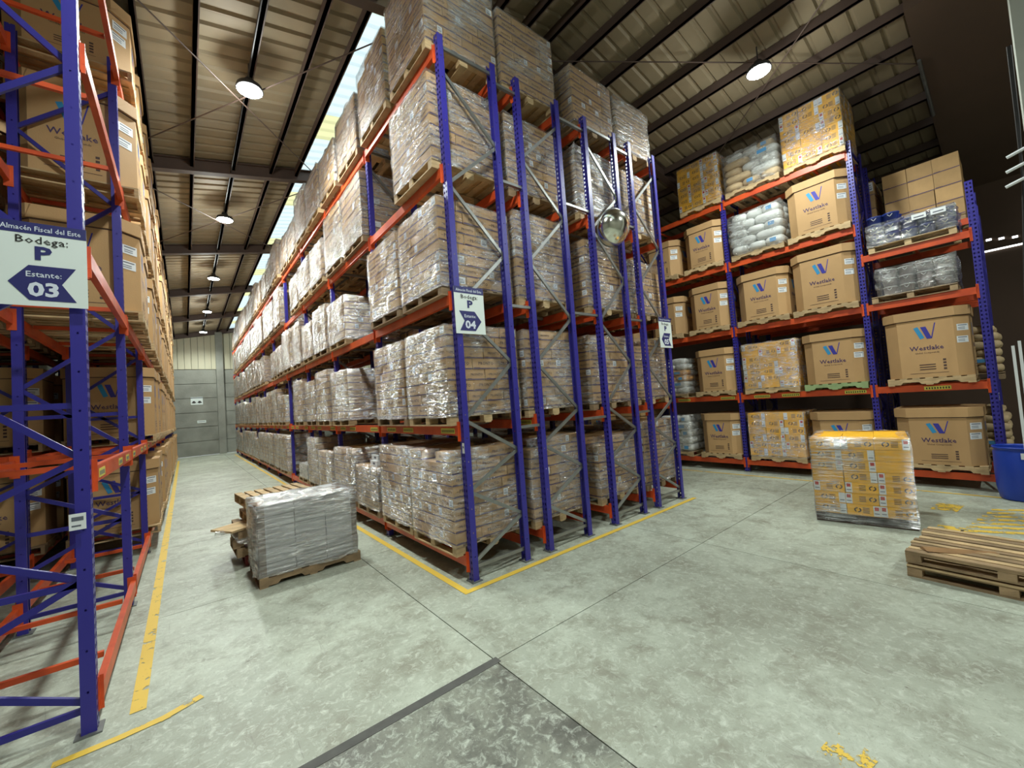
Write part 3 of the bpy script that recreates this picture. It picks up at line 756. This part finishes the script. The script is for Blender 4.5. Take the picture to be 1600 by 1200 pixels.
# ------------------------------------------------------------------ octagonal printed boxes
def oct_pts(a, c, ch, g=0.0): return [(ch, -g), (a - ch, -g), (a + g, ch), (a + g, c - ch), (a - ch, c + g), (ch, c + g), (-g, c - ch), (-g, ch)]
_gm = {}
def gaylord(t, a, c, h, faces, z0=.14, detail=True):
    key = (a, c, h, tuple(faces), detail)
    if key not in _gm:
        CH = .2
        body = MB(); body.prism(oct_pts(a, c, CH), 0, h - .1, 'gaylord')
        for z_ in (h - .185,): body.prism(oct_pts(a, c, CH - .004, .004), z_, z_ + .012, 'print_dark')
        lid = MB(); lid.prism(oct_pts(a, c, CH - .03, .02), h - .17, h, 'gaylord')
        for (x, y) in ((0.02, .0), (a - .02, 0), (a - .02, c), (.02, c)):        # folded lid corners
            sx, sy = (1 if x < a / 2 else -1), (1 if y < c / 2 else -1)
            lid.poly([(x + sx * .15, y - sy * .024, h - .17), (x + sx * .20, y - sy * .034, h - .01), (x + sx * .04, y + sy * .09, h - .01)], 'gaylord')
        lo = MB(); le = MB(); lbs = []
        for f in faces:
            o, ux, L = {'-x': ((-.003, c, 0), (0, -1, 0), c), '-y': ((0, -.003, 0), (1, 0, 0), a), '+x': ((a + .003, 0, 0), (0, 1, 0), c)}[f]
            o, ux = Vector(o), Vector(ux); uz = Vector((0, 0, 1)); hb = h - .17; cxx = L * .5; nrm = ux.cross(uz)
            def quad(B, pts, m, lift=0): B.poly([o + nrm * lift + ux * (cxx + u) + uz * (hb * v) for u, v in pts], m)
            quad(lo, [(-.15, .86), (-.09, .88), (-.01, .68), (-.07, .66)], 'logo_cyan'); quad(lo, [(-.055, .87), (.02, .87), (.09, .66), (.02, .66)], 'logo_blue')
            quad(lo, [(.075, .66), (.09, .66), (.155, .92), (.14, .92)], 'logo_blue')
            le.text('Westlake', o + ux * cxx + uz * (hb * .47), ux, uz, .12, 'print_purple', .012)
            le.text('Global Compounds', o + ux * cxx + uz * (hb * .41), ux, uz, .042, 'print_dark', .005)
            for r_ in range(4): quad(le, [(.2, .12 + .05 * r_), (.24, .12 + .05 * r_), (.24, .15 + .05 * r_), (.2, .15 + .05 * r_)], 'print_dark')
            for r_ in range(3): quad(le, [(-.12, .13 + .04 * r_), (.1, .13 + .04 * r_), (.1, .145 + .04 * r_), (-.12, .145 + .04 * r_)], 'print_dark')
            quad(le, [(-.26, .07), (.26, .07), (.26, .076), (-.26, .076)], 'print_dark')
            # paper labels on the bevelled corner panel
            p0, p1 = {'-x': (Vector((0, CH, 0)), Vector((CH, 0, 0))), '-y': (Vector((a - CH, 0, 0)), Vector((a, CH, 0))), '+x': (Vector((a, c - CH, 0)), Vector((a - CH, c, 0)))}[f]
            d = (p1 - p0).normalized(); n2 = d.cross(uz) * .003
            for z_, u0 in ((hb * .74, .05), (hb * .54, .03)):
                lb = MB(); q = p0 + n2 + d * u0; hh = .12; W_ = .19
                R_ = lambda u1, u2, v1, v2, m, k_: lb.poly([q + n2 * k_ + d * u1 + uz * (z_ + v1), q + n2 * k_ + d * u2 + uz * (z_ + v1), q + n2 * k_ + d * u2 + uz * (z_ + v2), q + n2 * k_ + d * u1 + uz * (z_ + v2)], m)
                R_(0, W_, 0, hh, 'paper', 0); R_(.02, W_ - .02, hh * .74, hh * .86, 'label_ink', .4)
                for r_ in range(2): R_(.02, W_ * .7, hh * (.2 + .22 * r_), hh * (.28 + .22 * r_), 'label_ink', .4)
                lbs.append(lb.mesh('label'))
        _gm[key] = (body.mesh('box'), lid.mesh('lid'), lo.mesh('logo'), le.mesh('lettering'), lbs)
    g = _gm[key]
    P('box_body', g[0], t, (0, 0, z0)); P('lid', g[1], t, (0, 0, z0))
    if detail:
        P('logo', g[2], t, (0, 0, z0)); P('lettering', g[3], t, (0, 0, z0))
        for m_ in g[4]: P('paper_label', m_, t, (0, 0, z0))

# ---- left rack 03: octagonal boxes; the first bay is empty
k = 0
for li in range(5):
    for s_ in range(2, 20):
        if li < 2 and s_ < 4: continue
        bay, q = divmod(s_, 2); y = YLf[0] + BAY * bay + (.09 if q == 0 else 1.40)
        h = rg.choice((1.2, 1.25, 1.3)) if li < 4 else .96; xx = rg.uniform(-.02, .02)
        near = s_ < 8
        t = T('box_pallet', 'brown octagonal printed box, %s pallet from near end, %s, left rack 03' % (ORD[s_ - 2], LVN[li]), 'pallet', (-4.38 + xx, y, LV[li] + .004), rg.uniform(-.01, .01), 'boxes on the left rack')
        add_pallet(t, 0, 0, 1.2, 1.18, 'wood', s_ < 5, notch=True); gaylord(t, 1.18, 1.16, h, ('-y', '+x'), detail=near)
for li in range(5):
    for s_ in (range(4, 8) if li < 2 else range(2, 6)):
        bay, q = divmod(s_, 2); y = YLf[0] + BAY * bay + (.09 if q == 0 else 1.40)
        t = T('box_pallet', 'shaded brown box in the back row of left rack 03, %s pallet, %s' % (ORD[s_ - 2], LVN[li]), 'pallet', (-5.8, y, LV[li] + .004), 0, 'back row boxes of the left rack')
        add_pallet(t, 0, 0, 1.2, 1.18, 'wood_old', False, notch=True); gaylord(t, 1.18, 1.16, 1.25 if li < 4 else .85, ('-y',))

# ------------------------------------------------------------------ sacks, pails
def sack_mesh(a, c, h, m, pr=True, seed=0):
    b = MB(); k = b.mi(m); nu, nv = 14, 8; r2 = random.Random(seed)
    sp = lambda v, e: math.copysign(abs(v) ** e, v)
    for j in range(nv + 1):
        ph = -math.pi / 2 + math.pi * j / nv
        for i in range(nu):
            th = 2 * math.pi * i / nu
            b.v.append((a / 2 + a / 2 * sp(math.cos(th), .45) * sp(math.cos(ph), .5), c / 2 + c / 2 * sp(math.sin(th), .45) * sp(math.cos(ph), .5), h / 2 + h / 2 * sp(math.sin(ph), .8) + r2.uniform(-.005, .005)))
    for j in range(nv):
        for i in range(nu):
            q = (i + 1) % nu; b.f.append((j * nu + i, j * nu + q, (j + 1) * nu + q, (j + 1) * nu + i)); b.m.append(k)
    if pr:
        b.poly([(-.004, c * .68, h * .3), (-.004, c * .35, h * .3), (-.004, c * .35, h * .7), (-.004, c * .68, h * .7)], 'sack_print')
    return b.mesh('sack', True)
def sack_load(t, wx, dy, layers, h, mats, z0=.14, seed=0, wrap='film', nx=2, ny=3):
    r2 = random.Random(seed); cache = {}
    for l in range(layers):
        mx, my = (nx, ny) if l % 2 == 0 else (ny, nx); sh = .0 if l < layers - 1 else .06
        for i in range(mx):
            for j in range(my):
                a, c = (wx - 2 * sh) / mx, (dy - 2 * sh) / my; m = r2.choice(mats); key = (mx, sh, m, r2.random() < .4)
                if key not in cache: cache[key] = sack_mesh(a * 1.04, c * 1.04, h * 1.12, m, key[3], l)
                P('sack', cache[key], t, (sh + i * a - a * .02 + r2.uniform(-.02, .02), sh + j * c - c * .02 + r2.uniform(-.02, .02), z0 + l * h), r2.uniform(-.03, .03))
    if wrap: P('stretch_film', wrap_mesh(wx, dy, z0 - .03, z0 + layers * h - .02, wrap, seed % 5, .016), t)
def pail_mesh(r, h, m, lidm):
    b = MB(); b.lathe([(r * .86, 0), (r * .96, h * .85), (r, h * .86), (r, h * .9), (r * .96, h * .91)], m, 14); b.lathe([(r * 1.0, h * .9), (r * 1.03, h * .92), (r * 1.03, h * .98), (r * .9, h)], lidm, 14)
    b.tube([(-r * .9, -r * .3, h * .8), (-r * 1.05, 0, h * .55), (-r * .9, r * .3, h * .8)], .006, 'paper', 5)
    return b.mesh('pail', True)
# ---- right rack 06
def rload(kind, li, z, y0, y1, top, where, seed=0, wood='wood', det=True):
    """y1 < y0: from far edge y0 to near edge y1; x front face 8.34"""
    dy = abs(y0 - y1); z += .004; hh = top - z - .14
    names = {'g': 'brown octagonal printed box', 'y': 'wrapped yellow carton stack', 's': 'wrapped sack stack'}
    t = T({'g': 'box_pallet', 'y': 'carton_pallet', 's': 'sack_pallet'}[kind[0]], where, 'pallet', (8.32, min(y0, y1), z), random.uniform(-.01, .01), 'loads on the right rack')
    add_pallet(t, 0, 0, 1.15, dy, wood, det, notch=True)
    if kind == 'g': gaylord(t, 1.12, dy - .02, hh, ('-x', '-y'))
    elif kind == 'y': n = max(3, round(hh / .17)); carton_load(t, 1.1, dy, n, hh / n, 'y', det, 3, 3, seed=seed, rot_layers=False, skip_top=-1)
    elif kind == 'sw': n = 5; sack_load(t, 1.1, dy, n, hh / n, ['sack_white'], seed=seed)
    elif kind == 'st': n = 5; sack_load(t, 1.1, dy, n, hh / n, ['sack_tan', 'sack_white', 'sack_tan'], seed=seed)
    elif kind == 'so': n = 6; sack_load(t, 1.1, dy, n, hh / n, ['sack_orange', 'sack_white'], seed=seed)
    return t
G = 'octagonal printed box, %s of the right rack, %s'
rload('g', 0, LV[0], -2.88, -4.06, 1.52, G % ('lowest level', 'alone in the narrow end bay'))
rload('g', 1, LV[1], -2.86, -4.04, 3.40, G % ('first shelf', 'alone in the narrow end bay'))
rload('y', 0, LV[0], -.16, -1.34, 1.50, 'wrapped yellow carton load beside an upright, lowest level of the right rack', 11)
rload('g', 0, LV[0], -1.44, -2.54, 1.48, 'octagonal box behind the yellow floor load, lowest level of right rack')
rload('y', 1, LV[1], -.16, -1.34, 3.22, 'wrapped yellow carton load on the first shelf of the right rack', 12)
rload('g', 1, LV[1], -1.44, -2.55, 3.24, 'octagonal box on a greenish pallet, first shelf of the right rack', wood='wood_green')
rload('g', 2, LV[2], -.14, -1.28, 4.98, G % ('second shelf', 'left one of the middle bay'))
rload('g', 2, LV[2], -1.36, -2.54, 5.10, G % ('second shelf', 'right one of the middle bay'))
rload('sw', 3, LV[3], -.14, -1.32, 6.55, 'wrapped load of white sacks with blue print, third shelf of right rack', 13)
rload('g', 3, LV[3], -1.40, -2.55, 6.72, G % ('third shelf', 'beside the white sacks'))
rload('st', 4, LV[4], -.14, -1.36, 8.12, 'wrapped load of tan and white sacks on top of the right rack', 14)
rload('y', 4, LV[4], -1.46, -2.60, 8.42, 'tall wrapped yellow carton load on top near the end upright', 15)
rload('y', 4, LV[4], 1.10, -.05 + .04, 8.40, 'wrapped yellow carton load on top, left of the tan sacks', 16)
rload('g', 3, LV[3], 1.14, .08, 6.66, G % ('third shelf', 'left of the white sacks'))
rload('g', 3, LV[3], 2.40, 1.34, 6.55, G % ('third shelf', 'half hidden by the centre rack'))
rload('g', 2, LV[2], 1.14, .08, 4.98, G % ('second shelf', 'left of the middle bay'))
rload('g', 2, LV[2], 2.40, 1.34, 4.9, G % ('second shelf', 'half hidden by the centre rack'))
rload('g', 1, LV[1], 1.12, .08, 3.24, G % ('first shelf', 'between sacks and yellow cartons'))
rload('so', 1, LV[1], 2.40, 1.36, 3.1, 'wrapped orange and white sacks on the first shelf behind sign 05', 17)
rload('g', 0, LV[0], 1.12, .08, 1.50, G % ('lowest level', 'left of the yellow cartons'))
rload('sw', 0, LV[0], 2.40, 1.36, 1.45, 'wrapped white sacks on the lowest level of the right rack', 18)
for li in range(4):
    for q in range(2): rload('g', li, LV[li], 5.15 - 1.3 * q, 4.05 - 1.3 * q, LV[li] + 1.35, 'octagonal box in the fourth bay of the right rack, %s, %s' % (LVN[li], ('far side', 'near side')[q]), det=False)
# pails and cans in the end bay
t = T('pail_pallet', 'wrapped blue pails with a raised second tier on a wooden pallet, right rack', 'pallet', (8.36, -4.02, 4.724), 0, 'loads on the right rack')
add_pallet(t, 0, 0, 1.1, 1.24, 'wood', True)
pm = pail_mesh(.13, .2, 'pail_blue', 'pail_blue')
for l in range(3):
    for i in range(4):
        for j in range(5):
            if l == 2 and j < 3: continue
            if 0 < i < 3 and 0 < j < 4 and l < 1: continue
            P('pail', pm, t, (.14 + i * .26, .13 + j * .245, .14 + l * .205))
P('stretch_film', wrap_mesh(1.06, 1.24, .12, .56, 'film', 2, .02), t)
b = MB()
for y in (.1, .36): b.box(-.045, -.042, y, y + .2, .44, .54, 'paper'); b.box(-.047, -.045, y + .03, y + .17, .47, .49, 'label_ink')
P('paper_labels', b.mesh(), t)
t = T('can_pallet', 'wrapped grey cans and bags on a wooden pallet in the narrow end bay', 'pallet', (8.36, -3.95, LV[2] + .004), 0, 'loads on the right rack')
add_pallet(t, 0, 0, 1.1, 1.2, 'wood_old', True)
pm2 = pail_mesh(.115, .17, 'can_grey', 'carton_silver')
for l in range(3):
    for i in range(4):
        for j in range(4): 
            if 0 < i < 3 and 0 < j < 3 and l < 2: continue
            P('can', pm2, t, (.16 + i * .25, .17 + j * .25, .14 + l * .175))
P('stretch_film', wrap_mesh(1.04, 1.1, .12, .68, 'film', 3, .02), t)
# back row of the right side
for (y, z, nm) in ((-4.0, LV[1], 'first shelf'), (-4.0, LV[0], 'lowest level')):
    t = T('sack_pallet', 'crumpled tan sacks on the %s behind the end bay' % nm, 'pallet', (9.9, y - .35, z), 0, 'back row loads')
    add_pallet(t, 0, 0, 1.0, 1.15, 'wood_old', False); sack_load(t, 1.0, 1.1, 6, .16, ['sack_tan'], seed=21, wrap=None)
for q in range(3):
    t = T('carton_pallet', 'dim carton load on the upper level behind the right rack, %s from the end' % ORD[q], 'pallet', (9.92, -4.1 + q * 1.35, 5.304), 0, 'back row loads')
    add_pallet(t, 0, 0, 1.0, 1.2, 'wood_old', False); carton_load(t, 1.0, 1.2, 4, .33, 'k', True, 2, 3, seed=40 + q, wrap=None, rot_layers=False)
for li in range(1, 3):
    t = T('box_pallet', 'dim octagonal box behind the right rack, %s' % LVN[li], 'pallet', (9.95, -2.5, LV[li]), 0, 'back row loads')
    add_pallet(t, 0, 0, 1.0, 1.2, 'wood_old', False, notch=True); gaylord(t, 1.0, 1.18, 1.2, ('-x',), detail=False)

# ------------------------------------------------------------------ floor goods
t = T('wrapped_pallet', 'silver cartons under thick clear film on a wooden pallet in the aisle', 'pallet', (-2.06, 1.94, 0), .01)
add_pallet(t, 0, 0, 1.32, .95, 'wood_old', True, notch='x')
for l in range(6):
    for i in range(3):
        for j in range(2):
            P('carton', cm(.40, .44, .155, 's', 0), t, (.05 + i * .405, .03 + j * .445, .14 + l * .157), random.uniform(-.008, .008))
b = MB()
for x in (.02, 1.22): b.box(x, x + .07, .012, .03, .14, 1.06, 'carton_brown_post')
b.box(.01, .03, .02, .09, .14, 1.06, 'carton_brown_post'); b.box(.01, .03, .82, .9, .14, 1.06, 'carton_brown_post')
P('corner_post', b.mesh(), t)
b = MB(); b.box(-.02, 1.28, .0, .94, .141, .16, 'carton_brown_post', jit=.01); P('cardboard_sheet', b.mesh(), t)
b = MB()
for i in range(13):
    for j in range(9):
        x0, y0 = i * .1 - .01, j * .1 - .0
        f = lambda x, y: 1.095 + .025 * math.sin(x * 5 + y * 7) + .012 * math.sin(x * 17 - y * 11) - .05 * (abs(x - .63) / .65) ** 6 - .05 * (abs(y - .45) / .48) ** 6
        b.poly([(x0, y0, f(x0, y0)), (x0 + .1, y0, f(x0 + .1, y0)), (x0 + .1, y0 + .1, f(x0 + .1, y0 + .1)), (x0, y0 + .1, f(x0, y0 + .1))], 'film_thick')
P('top_film', b.mesh(smooth=True), t)
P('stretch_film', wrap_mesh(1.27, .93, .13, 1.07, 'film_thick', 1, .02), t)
# stack of broken pallets behind it
t = T('pallet_stack', 'untidy stack of wooden pallets with red blocks behind the wrapped silver cartons', 'pallet', (-2.2, 3.15, 0), .0)
add_pallet(t, .1, .0, 1.0, .8, 'wood_red', True)
for k_, (dx, dy_, rz) in enumerate(((.0, .0, .03), (-.05, .02, -.04), (.02, -.02, .02))): add_pallet(t, dx, dy_, 1.1, .9, 'wood_old', True, z=.145 * (k_ + 1), rz=rz)
add_pallet(t, .16, .1, .95, .8, 'wood', True, z=.60, rz=.05); add_pallet(t, .14, .1, .98, .85, 'wood', True, z=.86, rz=.09)
b = MB(); b.box(.18, 1.1, .14, .9, .75, .85, 'wood'); P('board_pile', b.mesh(), t, kind='stuff')
b = MB(); b.box(-.22, .35, .0, .5, .56, .59, 'wood', rz=.5); P('loose_board', b.mesh(), t)
b = MB(); r2 = random.Random(4)
gx = [[(-.26 + i * .09, -.04 + j * .09, .62 - .045 * i * (1 if i < 4 else 1) * .2 - .03 * j + r2.uniform(-.03, .03) - (.2 if j == 0 and i > 2 else 0)) for i in range(7)] for j in range(6)]
for j in range(5):
    for i in range(6): b.poly([gx[j][i], gx[j][i + 1], gx[j + 1][i + 1], gx[j + 1][i]], 'film_thick')
b2m = b.mesh(smooth=True); P('plastic_sheet', b2m, t)
# yellow carton pallet on the floor
t = T('carton_pallet', 'film-wrapped yellow carton load standing alone on the floor at right', 'pallet', (5.22, -3.48, 0), .155)
add_pallet(t, 0, 0, 1.15, 1.16, 'wood_dark', True)
cmx = [1.15 / 3, 1.16 / 3]
carton_load(t, 1.15, 1.16, 7, .165, 'y', True, 3, 3, seed=5, rot_layers=False, wrap=None, skip_top=-1)
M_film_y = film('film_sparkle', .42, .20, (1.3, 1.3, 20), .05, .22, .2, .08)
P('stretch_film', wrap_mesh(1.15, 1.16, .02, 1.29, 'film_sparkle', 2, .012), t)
# wooden pallets lying at the right edge
t = T('empty_pallets', 'two long empty wooden pallets stacked on the floor at the right edge', 'pallet', (3.40, -3.58, 0), -.06)
for k_ in range(2):
    z = .15 * k_
    st = MB()
    for x in (0, .5, 1.0): st.box(x, x + .1, -1.5, 0, z + .095, z + .11, 'wood_old')
    p = P('stringer_boards', st.mesh(), t, kind='stuff')
    for y in (-.12, -.78, -1.45):
        for x in (0, .5, 1.0): b = MB(); b.box(x, x + .12, y, y + .12, z + .018, z + .095, 'wood_old', jit=.004); P('block', b.mesh(), p)
    for q in range(10): b = MB(); b.box(q * .115 + random.uniform(-.01, .01), q * .115 + .085, -1.5 + random.uniform(-.02, .02), random.uniform(-.02, .02), z + .11, z + .13, 'wood_old' if (q + k_) % 2 else 'wood', jit=.003); P('deck_board', b.mesh(), p)
    for q in (0, .5, 1.0): b = MB(); b.box(q, q + .12, -1.5, 0, z, z + .018, 'wood_old'); P('bottom_board', b.mesh(), p)
T('loose_board', 'broken loose board lying across the empty pallets', 'board', (3.5, -3.72, .285), 0, me=(lambda b: (b.box(-.06, .06, -.62, 0, 0, .018, 'wood_brown', jit=.012), b.mesh())[1])(MB())).rotation_euler = (0.05, .02, .55)
# barrel
b = MB(); b.lathe([(.0, .01), (.25, .01), (.262, .03), (.285, .2), (.292, .45), (.285, .8), (.27, .84), (.292, .855), (.297, .87), (.292, .885), (.275, .885), (.27, .86), (.26, .5), (.24, .03), (0, .03)], 'barrel_blue', 36, open_=True)
t = T('plastic_barrel', 'open blue plastic barrel beside the end of the right rack', 'barrel', (8.02, -4.42, 0), me=b.mesh(smooth=True))
b = MB(); a0 = 2.6
for k_ in range(4):
    a, a2 = math.pi * (1.02 + .035 * k_), math.pi * (1.055 + .035 * k_); b.poly([(.296 * math.cos(a), .296 * math.sin(a), .70), (.296 * math.cos(a2), .296 * math.sin(a2), .70), (.296 * math.cos(a2), .296 * math.sin(a2), .80), (.296 * math.cos(a), .296 * math.sin(a), .80)], 'paper')
P('paper_label', b.mesh(), t)

# ------------------------------------------------------------------ signs, mirror, labels, cables
def sign(num, left, label, x, y, z, w_=.46, h_=.62):
    t = T('hanging_sign', label, 'sign', (x, y, z), 0, 'rack number signs')
    b = MB(); b.box(0, w_, -.004, 0, 0, h_, 'sign_white'); P('board', b.mesh(), t)
    b = MB(); b.box(0, w_, -.0055, -.004, h_ - .085, h_, 'sign_blue'); P('header_band', b.mesh(), t)
    b = MB(); ux, uz = (1, 0, 0), (0, 0, 1); y1 = -.007
    b.text('Almacén Fiscal del Este', (w_ / 2, y1, h_ - .062), ux, uz, .052, 'sign_text', .01, .82)
    b.text('Bodega:', (w_ / 2, y1, h_ - .155), ux, uz, .078, 'black_ink', .005, 1.1)
    b.text('P', (w_ / 2, y1, h_ - .272), ux, uz, .135, 'sign_blue', .04, 1.25)
    P('lettering', b.mesh(), t)
    b = MB(); z0, z1 = .04, .30; zm = (z0 + z1) / 2
    pts = [(.06, zm), (.16, z1), (.40, z1), (.325, zm), (.40, z0), (.16, z0)]
    if not left: pts = [(w_ - u, v) for u, v in pts]
    pa = [(u, -.006, v) for u, v in pts]
    b.poly([pa[0], pa[1], pa[3], pa[5]], 'sign_blue'); b.poly([pa[1], pa[2], pa[3]], 'sign_blue'); b.poly([pa[3], pa[4], pa[5]], 'sign_blue'); P('arrow', b.mesh(), t)
    b = MB(); cx = .235 if left else w_ - .235
    b.text('Estante:', (cx, -.008, .215), ux, uz, .058, 'sign_text', .01); b.text(num, (cx, -.008, .075), ux, uz, .14, 'sign_text', .035, 1.15); P('number_lettering', b.mesh(), t)
sign('03', True, 'white sign Bodega P Estante 03 on the near left upright', -3.775, -.06, 3.19)
sign('04', False, 'white sign Bodega P Estante 04 on the centre corner upright', -.02, -.065, 3.16)
sign('05', True, 'white sign Bodega P Estante 05 on the right end of the centre racks', 4.74, -.065, 3.10)
b = MB(); b.lathe([(.32 * math.cos(a), .22 * math.sin(a)) for a in [i * math.pi / 2 / 10 for i in range(11)]], 'mirror', 32, (0, 0, 0), 'y', open_=True)
t = T('dome_mirror', 'round convex safety mirror fixed high on the centre racks', 'mirror', (3.27, -.22, 5.18)); t.rotation_euler = (.38, 0, -.25)
P('dome', b.mesh(smooth=True), t)
b = MB(); b.lathe([(.33, 0), (.33, -.02), (.31, -.02)], 'galv', 32, (0, 0, 0), 'y'); P('rim', b.mesh(smooth=True), t)
b = MB(); b.tube([(0, .02, 0), (0, .2, .05), (.5, .2, .05)], .015, 'galv', 8); P('bracket', b.mesh(), t)
def tag(label, x, y, z, w_, h_, ax='y'):
    b = MB()
    if ax == 'y': b.box(0, w_, -.002, 0, 0, h_, 'paper'); b.box(w_ * .15, w_ * .85, -.003, -.002, h_ * .55, h_ * .8, 'label_ink'); b.box(w_ * .15, w_ * .7, -.003, -.002, h_ * .2, h_ * .3, 'label_ink')
    else: b.box(-.002, 0, 0, w_, 0, h_, 'paper'); b.box(-.003, -.002, w_ * .2, w_ * .8, h_ * .5, h_ * .7, 'label_ink')
    T('paper_tag', label, 'label', (x, y, z), me=b.mesh())
tag('white paper label on the near left upright below eye level', -3.45, -.055, 1.52, .09, .12)
tag('small white label on the centre corner upright under the first beam', -.004, -.045, 1.62, .05, .13, 'x')
tag('white card on the end upright of the right rack above the barrel', 8.46, -4.275, 1.62, .1, .14)
# far wall signs
b = MB(); b.box(0, .68, -.02, 0, 0, .55, 'sign_white'); b.box(0, .68, -.022, -.02, .46, .52, 'label_ink')
for x in (.06, .38):
    b.box(x, x + .24, -.023, -.02, .10, .2, 'black_ink'); b.box(x + .05, x + .18, -.023, -.02, .2, .27, 'black_ink')
    for q in (.05, .19): b.lathe([(.035, .02), (.035, .026)], 'sign_white', 10, (x + q, 0, .1), 'y')
T('safety_sign', 'white sign with vehicle pictograms on the far wall', 'sign', (-2.42, YE - .005, 3.6), me=b.mesh())
b = MB(); b.box(0, .5, -.02, 0, 0, .18, 'sign_white'); b.box(.05, .45, -.022, -.02, .08, .11, 'label_ink'); T('small_sign', 'small white sign low on the far wall', 'sign', (-2.1, YE - .005, 2.3), me=b.mesh())
# cables and brackets at the right column
b = MB()
for d in range(3): b.tube([(6.2, -4.80 + .012 * d, 6.6), (6.2, -4.79 + .01 * d, 5.5), (6.19, -4.76, 4.7), (6.2, -4.68 + .01 * d, 3.2), (6.2, -4.56, 1.4), (6.2, -4.55, .9)], .012, 'rubber', 6)
T('cable_bundle', 'dark hanging cable bundle beside the pale column at right', 'cable', me=b.mesh())
for i, (y, z, L) in enumerate(((-4.74, 5.12, .2), (-4.72, 4.92, .16), (-4.70, 4.72, .22))):
    b = MB(); b.tube([(6.18, y + .09, z - .03), (6.18, y - .12, z + .04)], .022, 'paper', 8); T('cable_clamp', 'pale clamp on the cables, %s from the top' % ORD[i], 'clamp', me=b.mesh())
for i, y in enumerate((-4.50, -4.56)):
    b = MB(); b.box(6.2, 6.23, y - .015, y + .015, 0, 2.5 + .06 * i, 'paper'); T('white_bar', 'tall white bar standing by the cables, %s one' % ('left', 'right')[i], 'bar', me=b.mesh())
